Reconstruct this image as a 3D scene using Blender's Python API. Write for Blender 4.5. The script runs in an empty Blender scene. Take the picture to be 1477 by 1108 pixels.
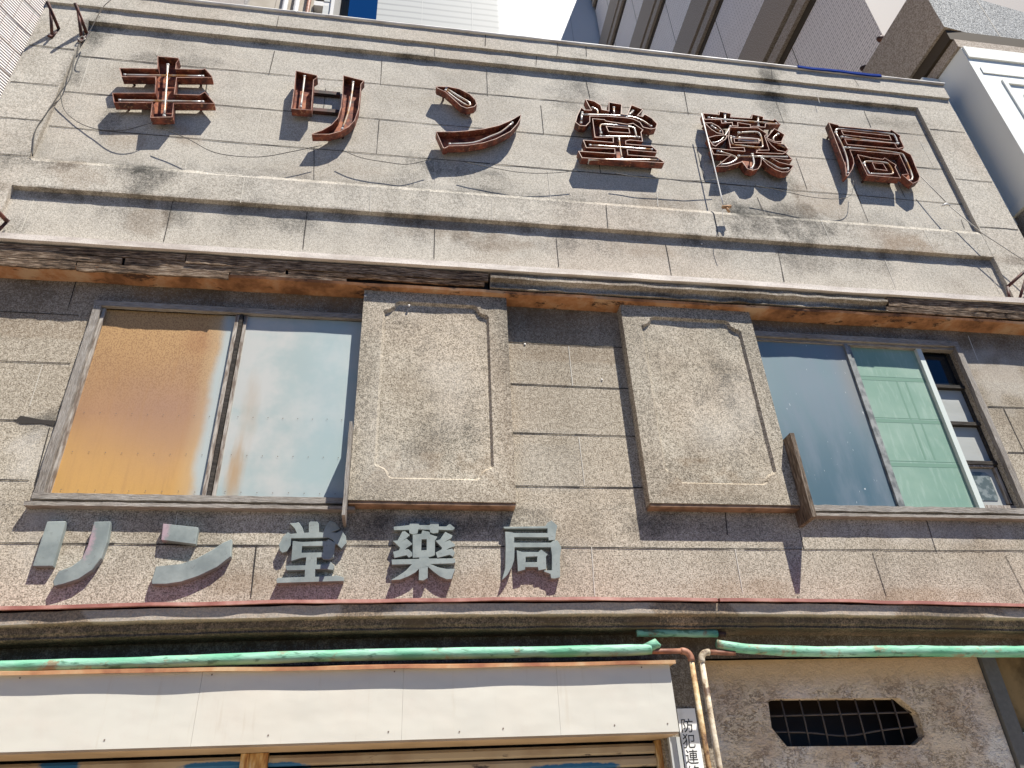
import bpy, bmesh, math, random
from mathutils import Vector, Matrix, noise
from mathutils.geometry import tessellate_polygon
random.seed(7)
S = bpy.context.scene
COL = S.collection

# ------------------------------------------------------------------ camera
F = 1062.83
ROT = ((0.98833843, -0.14592478, -0.04350978), (0.03990533, 0.52395809, -0.85080872), (0.14695138, 0.83915069, 0.52367109))
DIST, EYE = 4.6, 1.6
CAM = Vector((0, -DIST, EYE))
cd = bpy.data.cameras.new("camera"); cam = bpy.data.objects.new("camera", cd); COL.objects.link(cam)
cd.sensor_width = 36.0; cd.sensor_fit = 'HORIZONTAL'; cd.lens = F / 1477 * 36.0
cd.clip_start = 0.05; cd.clip_end = 2000
r_, d_, f_ = (Vector(v) for v in ROT)
cam.matrix_world = Matrix(((r_.x, -d_.x, -f_.x, CAM.x), (r_.y, -d_.y, -f_.y, CAM.y), (r_.z, -d_.z, -f_.z, CAM.z), (0, 0, 0, 1)))
S.camera = cam

# ------------------------------------------------------------------ light
SUN = Vector((0.72, -1.0, 2.3)).normalized()
SUN_EL = math.asin(SUN.z); SUN_AZ = math.atan2(SUN.x, SUN.y)
world = bpy.data.worlds.new("World"); S.world = world; world.use_nodes = True
wn = world.node_tree.nodes; wl = world.node_tree.links
bg = wn["Background"]; sky = wn.new("ShaderNodeTexSky"); sky.sky_type = 'NISHITA'; sky.sun_disc = False
sky.sun_elevation = SUN_EL; sky.sun_rotation = SUN_AZ; sky.air_density = 0.42; sky.dust_density = 0.0; sky.ozone_density = 4.0
tint = wn.new('ShaderNodeMix'); tint.data_type = 'RGBA'; tint.blend_type = 'MULTIPLY'; tint.inputs[0].default_value = 1.0; tint.inputs[7].default_value = (0.24, 0.92, 1.5, 1)
wl.new(sky.outputs[0], tint.inputs[6]); wl.new(tint.outputs[2], bg.inputs[0]); bg.inputs[1].default_value = 0.05
sl = bpy.data.lights.new("sun", 'SUN'); sl.energy = 5.0; sl.angle = math.radians(0.5); sl.color = (1.0, 0.955, 0.87)
so = bpy.data.objects.new("sun", sl); COL.objects.link(so); so.rotation_euler = (-SUN).to_track_quat('-Z', 'Y').to_euler()
S.view_settings.view_transform = 'Standard'; S.view_settings.look = 'None'; S.view_settings.gamma = 1.0
S.view_settings.exposure = 0.9
S.cycles.max_bounces = 8; S.cycles.diffuse_bounces = 2

# ------------------------------------------------------------------ helpers
def W(x, y, d=0.0):
    """point on the vertical plane d metres in front of the shop wall that stands at this spot of the traced survey photo"""
    a, b, c = x - 738.5, y - 554.0, F
    v = Vector((ROT[0][i] * a + ROT[1][i] * b + ROT[2][i] * c for i in range(3)))
    return CAM + v * ((DIST - d) / v.y)

def empty(name, loc=(0, 0, 0), label=None, cat=None, group=None):
    o = bpy.data.objects.new(name, None); COL.objects.link(o); o.location = loc; o.empty_display_size = 0.1
    tag(o, label, cat, group); return o

def tag(o, label=None, cat=None, group=None, kind=None):
    if label: o['label'] = label
    if cat: o['category'] = cat
    if group: o['group'] = group
    if kind: o['kind'] = kind
    return o

class MB:
    """collects faces with material slots for ONE mesh object (world coordinates)"""
    def __init__(s): s.v = []; s.f = []; s.m = []; s.c = None; s.sm = []
    def add(s, vs, fs, mi=0, smooth=False):
        o = len(s.v); s.v += [tuple(v) for v in vs]
        for f in fs: s.f.append(tuple(i + o for i in f)); s.m.append(mi); s.sm.append(smooth)
    def box(s, x0, x1, d0, d1, z0, z1, mi=0):
        y0, y1 = -d1, -d0
        vs = [(x0, y0, z0), (x1, y0, z0), (x1, y1, z0), (x0, y1, z0), (x0, y0, z1), (x1, y0, z1), (x1, y1, z1), (x0, y1, z1)]
        s.add(vs, [(0, 3, 2, 1), (4, 5, 6, 7), (0, 1, 5, 4), (1, 2, 6, 5), (2, 3, 7, 6), (3, 0, 4, 7)], mi)
    def prism(s, loop, d_front, d_back, holes=(), mi=0):
        """loop: world (x,z) pairs; front at d_front"""
        loops = [list(loop)] + [list(h) for h in holes]
        tri = tessellate_polygon([[Vector((x, z, 0)) for x, z in L] for L in loops])
        flat = [p for L in loops for p in L]; n = len(flat)
        vs = [(x, -d_front, z) for x, z in flat] + [(x, -d_back, z) for x, z in flat]
        fs = [tuple(t) for t in tri] + [tuple(i + n for i in reversed(t)) for t in tri]
        o = 0
        for L in loops:
            k = len(L)
            for i in range(k):
                a, b = o + i, o + (i + 1) % k; fs.append((a, b, b + n, a + n))
            o += k
        s.add(vs, fs, mi)
    def tube(s, pts, r, n=8, mi=0, rough=0.0, caps=True):
        pts = [Vector(p) for p in pts]; rings = []; N = len(pts)
        up = Vector((0.13, -1, 0.21)).normalized()
        for i, p in enumerate(pts):
            t = (pts[min(i + 1, N - 1)] - pts[max(i - 1, 0)]).normalized()
            a = t.cross(up)
            if a.length < 1e-4: a = t.cross(Vector((1, 0, 0)))
            a.normalize(); b = t.cross(a); rr = r[i] if isinstance(r, (list, tuple)) else r
            ring = []
            for k in range(n):
                q = 2 * math.pi * k / n; dirv = a * math.cos(q) + b * math.sin(q)
                e = rr * (1 + rough * noise.noise(p * 9 + dirv * 1.7))
                ring.append(p + dirv * e)
            rings.append(ring)
        vs = [v for R in rings for v in R]; fs = []
        for i in range(N - 1):
            for k in range(n): fs.append((i * n + k, i * n + (k + 1) % n, (i + 1) * n + (k + 1) % n, (i + 1) * n + k))
        if caps: fs.append(tuple(range(n))[::-1]); fs.append(tuple((N - 1) * n + k for k in range(n)))
        s.add(vs, fs, mi, True)
    def profile(s, prof, x0, x1, step=0.05, jit=0.0, bow=None, mi=0, freq=5.0, seed=0.0, caps=True, seg=None):
        """extrude a (d,z) profile along X with slightly uneven edges"""
        P = []
        for i in range(len(prof) - 1):
            (a, b), (c, e) = prof[i], prof[i + 1]; L = math.hypot(c - a, e - b); k = 1 if not seg else max(1, int(L / seg))
            P += [(a + (c - a) * j / k, b + (e - b) * j / k) for j in range(k)]
        P.append(prof[-1]); n = max(1, int((x1 - x0) / step)); m = len(P); vs = []; fs = []
        for i in range(n + 1):
            x = x0 + (x1 - x0) * i / n; bz = bow(x) if bow else 0
            for j, (d, z) in enumerate(P):
                q = Vector((x * freq, d * 31 + seed, z * 7))
                vs.append((x, -(d + jit * noise.noise(q)), z + bz + jit * noise.noise(q + Vector((3.1, 9.2, 4.4)))))
        for i in range(n):
            for j in range(m - 1): fs.append((i * m + j, i * m + j + 1, (i + 1) * m + j + 1, (i + 1) * m + j))
        if caps and m > 2:
            fs.append(tuple(range(m))[::-1]); fs.append(tuple(n * m + j for j in range(m)))
        s.add(vs, fs, mi)
    def board(s, x0, x1, d0, d1, z0, z1, jit=0.003, step=0.06, mi=0, seed=0.0):
        """weathered board: the long axis is subdivided and its edges wander"""
        horiz = (x1 - x0) >= (z1 - z0); L = (x1 - x0) if horiz else (z1 - z0); n = max(2, int(L / step)); vs = []; fs = []
        for i in range(n + 1):
            t = i / n
            for j, (a, d) in enumerate(((0, d1), (1, d1), (1, d0), (0, d0))):
                if horiz: p = Vector((x0 + L * t, -d, z1 if a else z0))
                else: p = Vector((x1 if a else x0, -d, z0 + L * t))
                q = p * 11 + Vector((seed, j * 5.3, 0)); e = jit if d == d1 or a < 2 else 0
                off = Vector((0 if horiz else noise.noise(q), 0.5 * noise.noise(q + Vector((7, 7, 7))), noise.noise(q) if horiz else 0)) * e
                vs.append(p + off)
        for i in range(n):
            for j in range(4): fs.append((i * 4 + j, i * 4 + (j + 1) % 4, (i + 1) * 4 + (j + 1) % 4, (i + 1) * 4 + j))
        fs.append((3, 2, 1, 0)); fs.append(tuple(n * 4 + k for k in range(4))); s.add(vs, fs, mi)
    def ribbon(s, pts, d, w=0.008, mi=0):
        """thin line lying on the wall: pts are world (x,z)"""
        for (xa, za), (xb, zb) in zip(pts[:-1], pts[1:]):
            t = Vector((xb - xa, zb - za)); L = t.length
            if L < 1e-5: continue
            t /= L; nn = Vector((-t.y, t.x)) * w / 2; k = max(1, int(L / 0.07)); A = []
            for i in range(k + 1):
                u = L * i / k; ww = 0.75 + 0.6 * noise.noise(Vector((xa + u * 3 + d, za * 5, 2.2))); j = 0.002 * noise.noise(Vector((xa * 3 + u * 6, za * 9, 5)))
                c = Vector((xa, za)) + t * u + nn.normalized() * j
                A.append((c.x + nn.x * ww, -d, c.y + nn.y * ww)); A.append((c.x - nn.x * ww, -d, c.y - nn.y * ww))
            s.add(A, [(2 * i, 2 * i + 1, 2 * i + 3, 2 * i + 2) for i in range(k)], mi)
    def build(s, name, mats, parent=None, stain_shade=None, recalc=True):
        me = bpy.data.meshes.new(name); me.from_pydata(s.v, [], s.f)
        for m in (mats if isinstance(mats, (list, tuple)) else [mats]): me.materials.append(m)
        me.polygons.foreach_set('material_index', s.m); me.polygons.foreach_set('use_smooth', s.sm)
        if recalc:
            bm = bmesh.new(); bm.from_mesh(me); bmesh.ops.recalc_face_normals(bm, faces=bm.faces); bm.to_mesh(me); bm.free()
        if stain_shade:
            ca = me.color_attributes.new('stain_shade', 'FLOAT_COLOR', 'POINT'); buf = []
            for v in me.vertices: buf += [*stain_shade(v.co), 1.0]
            ca.data.foreach_set('color', buf)
        me.update(); o = bpy.data.objects.new(name, me); COL.objects.link(o)
        if parent:
            o.parent = parent; o.matrix_parent_inverse = Matrix.Translation(-parent.location)
        return o

def px(pts, d, ox=0, oy=0, s=1.0):
    out = []
    for x, y in pts:
        p = W(ox + x / s, oy + y / s, d); out.append((p.x, p.z))
    return out

def p3(pts, d, ox=0, oy=0, s=1.0):
    if not isinstance(d, (list, tuple)): d = [d] * len(pts)
    return [W(ox + x / s, oy + y / s, dd) for (x, y), dd in zip(pts, d)]

def smooth_path(pts, n=6):
    P = [Vector(p) for p in pts]; out = []
    for i in range(len(P) - 1):
        a, b, c, e = P[max(i - 1, 0)], P[i], P[i + 1], P[min(i + 2, len(P) - 1)]
        for k in range(n):
            t = k / n; out.append(0.5 * (2 * b + (c - a) * t + (2 * a - 5 * b + 4 * c - e) * t * t + (3 * b - a - 3 * c + e) * t ** 3))
    out.append(P[-1]); return out

# ------------------------------------------------------------------ materials
class Mat:
    def __init__(s, name, rough=0.8, metal=0.0, spec=0.4):
        s.m = bpy.data.materials.new(name); s.m.use_nodes = True; s.t = s.m.node_tree; s.n = s.t.nodes
        s.b = s.n['Principled BSDF']; s.b.inputs['Roughness'].default_value = rough; s.b.inputs['Metallic'].default_value = metal
        s.b.inputs['Specular IOR Level'].default_value = spec
        s.tc = s.n.new('ShaderNodeTexCoord')
    def link(s, a, b): s.t.links.new(a, b)
    def co(s, sc=(1, 1, 1), off=(0, 0, 0)):
        mp = s.n.new('ShaderNodeMapping'); mp.inputs['Scale'].default_value = sc; mp.inputs['Location'].default_value = off
        s.link(s.tc.outputs['Object'], mp.inputs[0]); return mp.outputs[0]
    def noise(s, scale, detail=3, rough=0.55, sc=(1, 1, 1), off=(0, 0, 0), dist=0):
        k = s.n.new('ShaderNodeTexNoise'); k.inputs['Scale'].default_value = scale; k.inputs['Detail'].default_value = detail
        k.inputs['Roughness'].default_value = rough; k.inputs['Distortion'].default_value = dist; s.link(s.co(sc, off), k.inputs['Vector']); return k.outputs[0]
    def voro(s, scale, feat='F1', sc=(1, 1, 1), out=0):
        k = s.n.new('ShaderNodeTexVoronoi'); k.feature = feat; k.inputs['Scale'].default_value = scale; s.link(s.co(sc), k.inputs['Vector']); return k.outputs[out]
    def ramp(s, fac, stops):
        k = s.n.new('ShaderNodeValToRGB'); e = k.color_ramp.elements
        while len(e) < len(stops): e.new(0.5)
        for q, (p, c) in zip(e, stops):
            q.position = p; q.color = (*c, 1) if isinstance(c, (tuple, list)) else (c, c, c, 1)
        s.link(fac, k.inputs[0]); return k.outputs[0]
    def mix(s, fac, a, b, mode='MIX'):
        k = s.n.new('ShaderNodeMix'); k.data_type = 'RGBA'; k.blend_type = mode
        for v, i in ((fac, 0), (a, 6), (b, 7)):
            if isinstance(v, (int, float)): k.inputs[i].default_value = v if i == 0 else (v, v, v, 1)
            elif isinstance(v, tuple): k.inputs[i].default_value = (*v, 1)
            else: s.link(v, k.inputs[i])
        return k.outputs[2]
    def math(s, op, a, b=0.0, c=None, clamp=False):
        k = s.n.new('ShaderNodeMath'); k.operation = op; k.use_clamp = clamp
        for i, v in enumerate((a, b) if c is None else (a, b, c)):
            if isinstance(v, (int, float)): k.inputs[i].default_value = v
            else: s.link(v, k.inputs[i])
        return k.outputs[0]
    def maprange(s, v, a, b, c=0.0, d=1.0, sm=True):
        k = s.n.new('ShaderNodeMapRange'); k.interpolation_type = 'SMOOTHSTEP' if sm else 'LINEAR'
        for i, q in enumerate((v, a, b, c, d)):
            if isinstance(q, (int, float)): k.inputs[i].default_value = q
            else: s.link(q, k.inputs[i])
        return k.outputs[0]
    def xyz(s):
        k = s.n.new('ShaderNodeSeparateXYZ'); s.link(s.tc.outputs['Object'], k.inputs[0]); return k.outputs
    def blob(s, X, Z, x, z, rx, rz, n=None, soft=0.55):
        a = s.math('MULTIPLY', s.math('SUBTRACT', X, x), 1 / rx); b = s.math('MULTIPLY', s.math('SUBTRACT', Z, z), 1 / rz)
        q = s.math('ADD', s.math('MULTIPLY', a, a), s.math('MULTIPLY', b, b))
        if n is not None: q = s.math('ADD', q, s.math('MULTIPLY', s.math('SUBTRACT', n, 0.5), 1.8))
        return s.maprange(q, 1.0, soft)
    def color(s, c):
        if isinstance(c, tuple): s.b.inputs['Base Color'].default_value = (*c, 1)
        else: s.link(c, s.b.inputs['Base Color'])
        return s
    def rough(s, v): s.link(v, s.b.inputs['Roughness']); return s
    def bump(s, h, strength=0.5, dist=0.004):
        k = s.n.new('ShaderNodeBump'); k.inputs['Strength'].default_value = strength; k.inputs['Distance'].default_value = dist
        s.link(h, k.inputs['Height']); s.link(k.outputs[0], s.b.inputs['Normal']); return s

def stone(name, light, dark, scale=95, contrast=(0.40, 0.62), bump=0.7, stainy=True, patch=0.25):
    m = Mat(name, 0.92, 0, 0.2)
    n1 = m.noise(scale, 2.5, 0.6); n2 = m.noise(scale * 0.42, 2, 0.5, off=(3, 5, 1)); nn = m.math('ADD', m.math('MULTIPLY', n1, 0.72), m.math('MULTIPLY', n2, 0.28))
    sp = m.ramp(nn, [(contrast[0], 0.0), (contrast[1], 1.0)])
    c = m.mix(sp, dark, light)
    big = m.noise(1.1, 4, 0.6); c = m.mix(m.math('MULTIPLY', m.maprange(big, 0.42, 0.72), patch), c, (0.25, 0.21, 0.155), 'MULTIPLY')
    pk = m.noise(0.7, 3, 0.5, off=(9, 2, 4)); c = m.mix(m.math('MULTIPLY', m.maprange(pk, 0.48, 0.7), 0.30), c, m.mix(1.0, c, (1.06, 0.92, 0.85), 'MULTIPLY'))
    if stainy:
        at = m.n.new('ShaderNodeAttribute'); at.attribute_name = 'stain_shade'; sp3 = m.n.new('ShaderNodeSeparateColor'); m.link(at.outputs['Color'], sp3.inputs[0])
        fine = m.math('ADD', m.math('MULTIPLY', m.noise(30, 4, 0.75, off=(1, 1, 7)), 0.6), m.math('MULTIPLY', m.math('SUBTRACT', 1.0, nn), 0.4))
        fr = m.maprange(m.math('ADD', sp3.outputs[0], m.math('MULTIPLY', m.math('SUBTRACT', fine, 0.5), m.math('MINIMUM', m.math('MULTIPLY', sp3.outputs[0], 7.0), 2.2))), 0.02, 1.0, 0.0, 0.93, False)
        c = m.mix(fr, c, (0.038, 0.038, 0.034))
        fg = m.math('MULTIPLY', sp3.outputs[1], m.maprange(fine, 0.25, 0.65, 0.45, 1.0)); c = m.mix(fg, c, (0.20, 0.125, 0.065))
        c = m.mix(m.math('MULTIPLY', sp3.outputs[2], m.maprange(fine, 0.2, 0.6, 0.4, 1.0)), c, (0.60, 0.57, 0.52))
    m.color(c); m.bump(nn, bump, 0.006)
    return m.m

M = {}
M['stone'] = stone('washed_stone', (0.60, 0.555, 0.48), (0.30, 0.275, 0.23), 118, (0.39, 0.60), bump=0.4)
M['stone_coarse'] = stone('coarse_washed_stone', (0.585, 0.525, 0.425), (0.185, 0.16, 0.12), 108, (0.385, 0.585), bump=0.55, patch=0.45)
M['ledge'] = stone('brown_ledge_stone', (0.40, 0.30, 0.205), (0.12, 0.085, 0.055), 105, (0.40, 0.58), bump=0.6, patch=0.4)
m = Mat('joint_dark', 0.95); m.color((0.035, 0.03, 0.026)); M['joint'] = m.m
m = Mat('joint_white', 0.9); m.color((0.56, 0.52, 0.45)); M['jointw'] = m.m
m = Mat('coping_metal', 0.5, 0, 0.5); m.color(m.mix(m.maprange(m.noise(3, 3), 0.4, 0.7), (0.78, 0.76, 0.72), (0.5, 0.46, 0.42))); M['coping'] = m.m

def wood(name, cols, sc, gap=0.5, rough=0.85):
    m = Mat(name, rough, 0, 0.25); n = m.noise(9, 5, 0.7, sc); n2 = m.noise(2.2, 3, 0.6, (1, 1, 1), (5, 2, 8)); f = m.math('ADD', m.math('MULTIPLY', n, 0.75), m.math('MULTIPLY', n2, 0.25))
    m.color(m.ramp(f, cols)); m.bump(n, 0.8, 0.01); return m.m
M['fascia'] = wood('weathered_fascia', [(0.40, (0.018, 0.012, 0.009)), (0.47, (0.11, 0.075, 0.05)), (0.54, (0.25, 0.17, 0.11)), (0.61, (0.46, 0.37, 0.27))], (1.1, 9, 16))
M['frame_h'] = wood('weathered_rail', [(0.34, (0.05, 0.04, 0.032)), (0.42, (0.20, 0.175, 0.15)), (0.55, (0.33, 0.30, 0.265)), (0.68, (0.50, 0.47, 0.43))], (1.6, 22, 26))
M['frame_v'] = wood('weathered_post', [(0.34, (0.05, 0.04, 0.032)), (0.42, (0.20, 0.175, 0.15)), (0.55, (0.33, 0.30, 0.265)), (0.68, (0.50, 0.47, 0.43))], (26, 22, 1.6))
M['board_v'] = wood('grey_brown_board', [(0.36, (0.03, 0.022, 0.017)), (0.5, (0.14, 0.105, 0.075)), (0.65, (0.33, 0.28, 0.23))], (9, 6, 0.9))
M['darkframe'] = wood('dark_window_rail', [(0.36, (0.018, 0.016, 0.014)), (0.6, (0.06, 0.05, 0.042)), (0.72, (0.13, 0.115, 0.1))], (1, 6, 6))
m = Mat('orange_soffit', 0.8); n = m.noise(3.2, 5, 0.65); n2 = m.noise(7, 6, 0.75, (0.5, 1, 2.6)); c = m.ramp(n, [(0.36, (0.17, 0.075, 0.032)), (0.5, (0.38, 0.18, 0.08)), (0.62, (0.46, 0.30, 0.18))]); c = m.mix(m.maprange(n2, 0.54, 0.62), c, (0.06, 0.03, 0.018)); m.color(c); M['soffit'] = m.m
m = Mat('brown_board', 0.85); n = m.noise(7, 4, 0.65); m.color(m.ramp(n, [(0.38, (0.12, 0.075, 0.045)), (0.6, (0.28, 0.175, 0.11))])); M['brownboard'] = m.m
m = Mat('flashing_red', 0.6); n = m.noise(5, 4, 0.6); c = m.ramp(n, [(0.38, (0.20, 0.065, 0.05)), (0.55, (0.30, 0.125, 0.10)), (0.7, (0.40, 0.22, 0.18))]); m.color(c); M['flash'] = m.m
m = Mat('zinc_lip', 0.65); n = m.noise(4, 4, 0.6, (1, 2, 4)); c = m.ramp(n, [(0.38, (0.46, 0.40, 0.35)), (0.58, (0.62, 0.56, 0.50))]); m.color(m.mix(m.math('MULTIPLY', m.maprange(m.noise(120, 2), 0.5, 0.62), 0.4), c, (0.30, 0.26, 0.22))); M['lip'] = m.m
m = Mat('rust_strip', 0.7); n = m.noise(3.5, 5, 0.6); c = m.ramp(n, [(0.36, (0.27, 0.10, 0.05)), (0.5, (0.42, 0.21, 0.10)), (0.62, (0.50, 0.34, 0.19))]); m.color(c); M['ruststrip'] = m.m

m = Mat('rusty_steel', 0.62, 0.0, 0.5); n = m.noise(11, 5, 0.65); n2 = m.noise(40, 3, 0.6); c = m.ramp(n, [(0.36, (0.035, 0.011, 0.008)), (0.5, (0.125, 0.032, 0.019)), (0.66, (0.25, 0.066, 0.033))]); c = m.mix(m.maprange(n2, 0.56, 0.7), c, (0.33, 0.17, 0.09)); m.color(c); m.bump(n2, 0.3, 0.003); M['rust'] = m.m
m = Mat('rusty_rim', 0.6); m.color(m.ramp(m.noise(14, 4), [(0.4, (0.24, 0.10, 0.07)), (0.6, (0.46, 0.29, 0.22))])); M['rim'] = m.m
m = Mat('rusty_plate', 0.75); n = m.noise(9, 5, 0.7); m.color(m.ramp(n, [(0.36, (0.05, 0.013, 0.008)), (0.46, (0.17, 0.04, 0.02)), (0.58, (0.40, 0.125, 0.05)), (0.72, (0.42, 0.2, 0.11))])); M['plate'] = m.m
m = Mat('dead_neon_glass', 0.25, 0, 0.6); n = m.noise(7, 3, 0.5); m.color(m.ramp(n, [(0.38, (0.60, 0.565, 0.52)), (0.52, (0.50, 0.42, 0.34)), (0.62, (0.46, 0.24, 0.09))])); M['glass_tube'] = m.m
m = Mat('black_steel', 0.6, 0.2); m.color(m.ramp(m.noise(12, 4), [(0.4, (0.02, 0.014, 0.012)), (0.65, (0.09, 0.035, 0.025))])); M['steel'] = m.m
m = Mat('red_brown_iron', 0.65); m.color(m.ramp(m.noise(14, 4), [(0.4, (0.035, 0.012, 0.010)), (0.65, (0.13, 0.04, 0.028))])); M['iron'] = m.m
m = Mat('letter_paint', 0.75); n = m.noise(6, 4, 0.6); n2 = m.noise(38, 4, 0.7); c = m.ramp(n, [(0.38, (0.17, 0.20, 0.195)), (0.62, (0.26, 0.295, 0.28))]); c = m.mix(m.math('MULTIPLY', m.maprange(n2, 0.60, 0.70), 0.5), c, (0.12, 0.12, 0.12))
X, Y, Z = m.xyz(); e = m.noise(45, 3, 0.7, off=(4, 4, 1))
for (bx, bz) in ((W(126, 782, .043).x, W(126, 782, .043).z), (W(234, 766, .043).x, W(234, 766, .043).z)): c = m.mix(m.math('MULTIPLY', m.blob(X, Z, bx, bz, 0.05, 0.13, e, 0.0), 0.7), c, (0.42, 0.27, 0.31))
m.color(c); m.bump(n2, 0.2, 0.003); M['letter'] = m.m
m = Mat('cable_black', 0.6); m.color((0.03, 0.028, 0.026)); M['cable'] = m.m
m = Mat('cable_grey', 0.6); m.color((0.35, 0.33, 0.30)); M['cable_grey'] = m.m
m = Mat('porcelain', 0.35); m.color((0.68, 0.66, 0.62)); M['porcelain'] = m.m
m = Mat('peg_wood', 0.8); m.color(m.ramp(m.noise(30, 3), [(0.4, (0.25, 0.13, 0.06)), (0.6, (0.50, 0.32, 0.17))])); M['peg'] = m.m

# painted metal sheets of the windows
m = Mat('tan_rusted_sheet', 0.55, 0, 0.35); X, Y, Z = m.xyz(); n = m.noise(2.2, 4, 0.6); wv = m.noise(105, 2, 0.6, (1.3, 1, 0.8)); st = m.noise(6, 4, 0.6, (4, 1, 0.35))
zz = m.math('ADD', Z, m.math('MULTIPLY', m.math('SUBTRACT', n, 0.5), 0.35))
c = m.ramp(m.maprange(zz, 3.5, 5.0, 0, 1, False), [(0.0, (0.50, 0.285, 0.085)), (0.2, (0.46, 0.265, 0.095)), (0.42, (0.345, 0.195, 0.105)), (0.62, (0.37, 0.22, 0.105)), (1.0, (0.46, 0.285, 0.12))])
c = m.mix(m.math('MULTIPLY', m.blob(X, Z, -1.55, 4.1, 0.45, 0.55, n, -0.4), 0.6), c, (0.31, 0.185, 0.125))
c = m.mix(m.math('MULTIPLY', m.maprange(wv, 0.46, 0.60), m.maprange(Z, 3.95, 4.55, 0.05, 0.62)), c, (0.20, 0.10, 0.045)); c = m.mix(m.math('MULTIPLY', m.maprange(st, 0.48, 0.72), 0.30), c, (0.33, 0.18, 0.075))
c = m.mix(m.math('MULTIPLY', m.blob(X, Z, -1.45, 4.74, 0.16, 0.16, n, -0.6), 0.55), c, (0.25, 0.105, 0.045))
edge = m.maprange(m.math('ADD', X, m.math('MULTIPLY', m.math('SUBTRACT', n, 0.5), 0.12)), -1.345, -1.265); edge2 = m.maprange(X, -1.44, -1.33); c = m.mix(m.math('MULTIPLY', edge2, 0.35), c, (0.46, 0.36, 0.22)); c = m.mix(edge, c, (0.37, 0.41, 0.40)); m.color(c); m.bump(wv, 0.15, 0.002); M['sheet_tan'] = m.m
m = Mat('pale_blue_sheet', 0.5, 0, 0.4); X, Y, Z = m.xyz(); n = m.noise(2.2, 4, 0.6); st = m.noise(4, 4, 0.6, (3, 1, 0.5))
c = m.mix(m.maprange(n, 0.38, 0.62), (0.315, 0.375, 0.365), (0.43, 0.435, 0.41)); c = m.mix(m.math('MULTIPLY', m.blob(X, Z, -1.06, 3.68, 0.075, 0.34, st, -0.5), 0.9), c, (0.36, 0.23, 0.11)); c = m.mix(m.math('MULTIPLY', m.blob(X, Z, -1.03, 4.15, 0.08, 0.42, st, -0.6), 0.5), c, (0.36, 0.26, 0.16))
c = m.mix(m.math('MULTIPLY', m.maprange(X, -0.85, -0.45), 0.4), c, (0.29, 0.405, 0.43)); m.color(c); M['sheet_blue'] = m.m
m = Mat('slate_blue_sheet', 0.38, 0, 0.5); X, Y, Z = m.xyz(); n = m.noise(2.0, 4, 0.6, (2.5, 1, 0.6)); c = m.mix(m.maprange(Z, 3.6, 4.6), (0.075, 0.13, 0.16), (0.165, 0.23, 0.25)); c = m.mix(m.math('MULTIPLY', m.maprange(n, 0.4, 0.66), 0.5), c, (0.19, 0.225, 0.26)); c = m.mix(m.math('MULTIPLY', m.maprange(X, 3.45, 3.62), m.maprange(Z, 4.0, 4.6, 0.1, 0.6)), c, (0.24, 0.22, 0.20))  # paler towards the top: sky reflection painted into the base colour
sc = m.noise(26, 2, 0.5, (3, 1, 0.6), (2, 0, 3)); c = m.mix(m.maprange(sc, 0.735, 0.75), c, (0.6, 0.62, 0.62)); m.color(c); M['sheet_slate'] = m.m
m = Mat('green_sheet', 0.5, 0, 0.5); X, Y, Z = m.xyz(); n = m.noise(1.6, 4, 0.6); c = m.mix(m.maprange(n, 0.35, 0.65), (0.185, 0.305, 0.23), (0.25, 0.365, 0.285)); dr = m.noise(12, 3, 0.6, (3, 1, 0.5)); c = m.mix(m.math('MULTIPLY', m.maprange(dr, 0.5, 0.7), 0.25), c, (0.4, 0.5, 0.42))
m.color(c); m.b.inputs['Coat Weight'].default_value = 0.25; m.b.inputs['Coat Roughness'].default_value = 0.08; M['green'] = m.m
m = Mat('green_lattice', 0.5); m.color((0.155, 0.27, 0.20)); M['green_dark'] = m.m
m = Mat('white_paper_pane', 0.6, 0, 0.3); m.color(m.mix(m.noise(2, 3, 0.6, (1, 1, 4)), (0.28, 0.29, 0.27), (0.46, 0.47, 0.45))); M['paper_pane'] = m.m
m = Mat('dark_glass', 0.06, 0, 0.5); m.color((0.012, 0.016, 0.02)); M['dark_glass'] = m.m
m = Mat('grey_glass', 0.15, 0, 0.5); m.color(m.mix(m.maprange(m.noise(16, 4), 0.45, 0.6), (0.10, 0.125, 0.12), (0.22, 0.25, 0.24))); M['grey_glass'] = m.m
m = Mat('pale_sash', 0.6); m.color((0.55, 0.60, 0.56)); M['pale_sash'] = m.m
m = Mat('grey_sash', 0.55); m.color(m.ramp(m.noise(12, 4), [(0.4, (0.12, 0.13, 0.13)), (0.6, (0.28, 0.29, 0.28))])); M['grey_sash'] = m.m
m = Mat('tan_sash', 0.6); m.color(m.ramp(m.noise(14, 4, 0.6, (4, 4, 0.6)), [(0.4, (0.16, 0.12, 0.09)), (0.6, (0.42, 0.38, 0.33))])); M['tan_sash'] = m.m
m = Mat('rivet', 0.6); m.color((0.16, 0.12, 0.095)); M['rivet'] = m.m

m = Mat('white_panel', 0.45, 0, 0.4); n = m.noise(0.9, 4, 0.6); dr = m.noise(5, 4, 0.6, (5, 1, 0.4)); c = m.mix(m.maprange(n, 0.4, 0.65), (0.55, 0.53, 0.465), (0.585, 0.55, 0.475)); c = m.mix(m.math('MULTIPLY', m.maprange(dr, 0.58, 0.72), 0.3), c, (0.46, 0.40, 0.31)); gr = m.noise(3.2, 5, 0.7, off=(2, 2, 2)); c = m.mix(m.math('MULTIPLY', m.maprange(gr, 0.5, 0.72), 0.22), c, (0.50, 0.42, 0.36)); m.color(c); m.bump(m.noise(1.6, 3, 0.5, (1, 1, 1.6)), 0.35, 0.05); M['panel'] = m.m
m = Mat('panel_soffit', 0.6); m.color(m.ramp(m.noise(3, 4), [(0.4, (0.36, 0.25, 0.15)), (0.6, (0.46, 0.33, 0.21))])); M['panel_under'] = m.m
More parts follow.
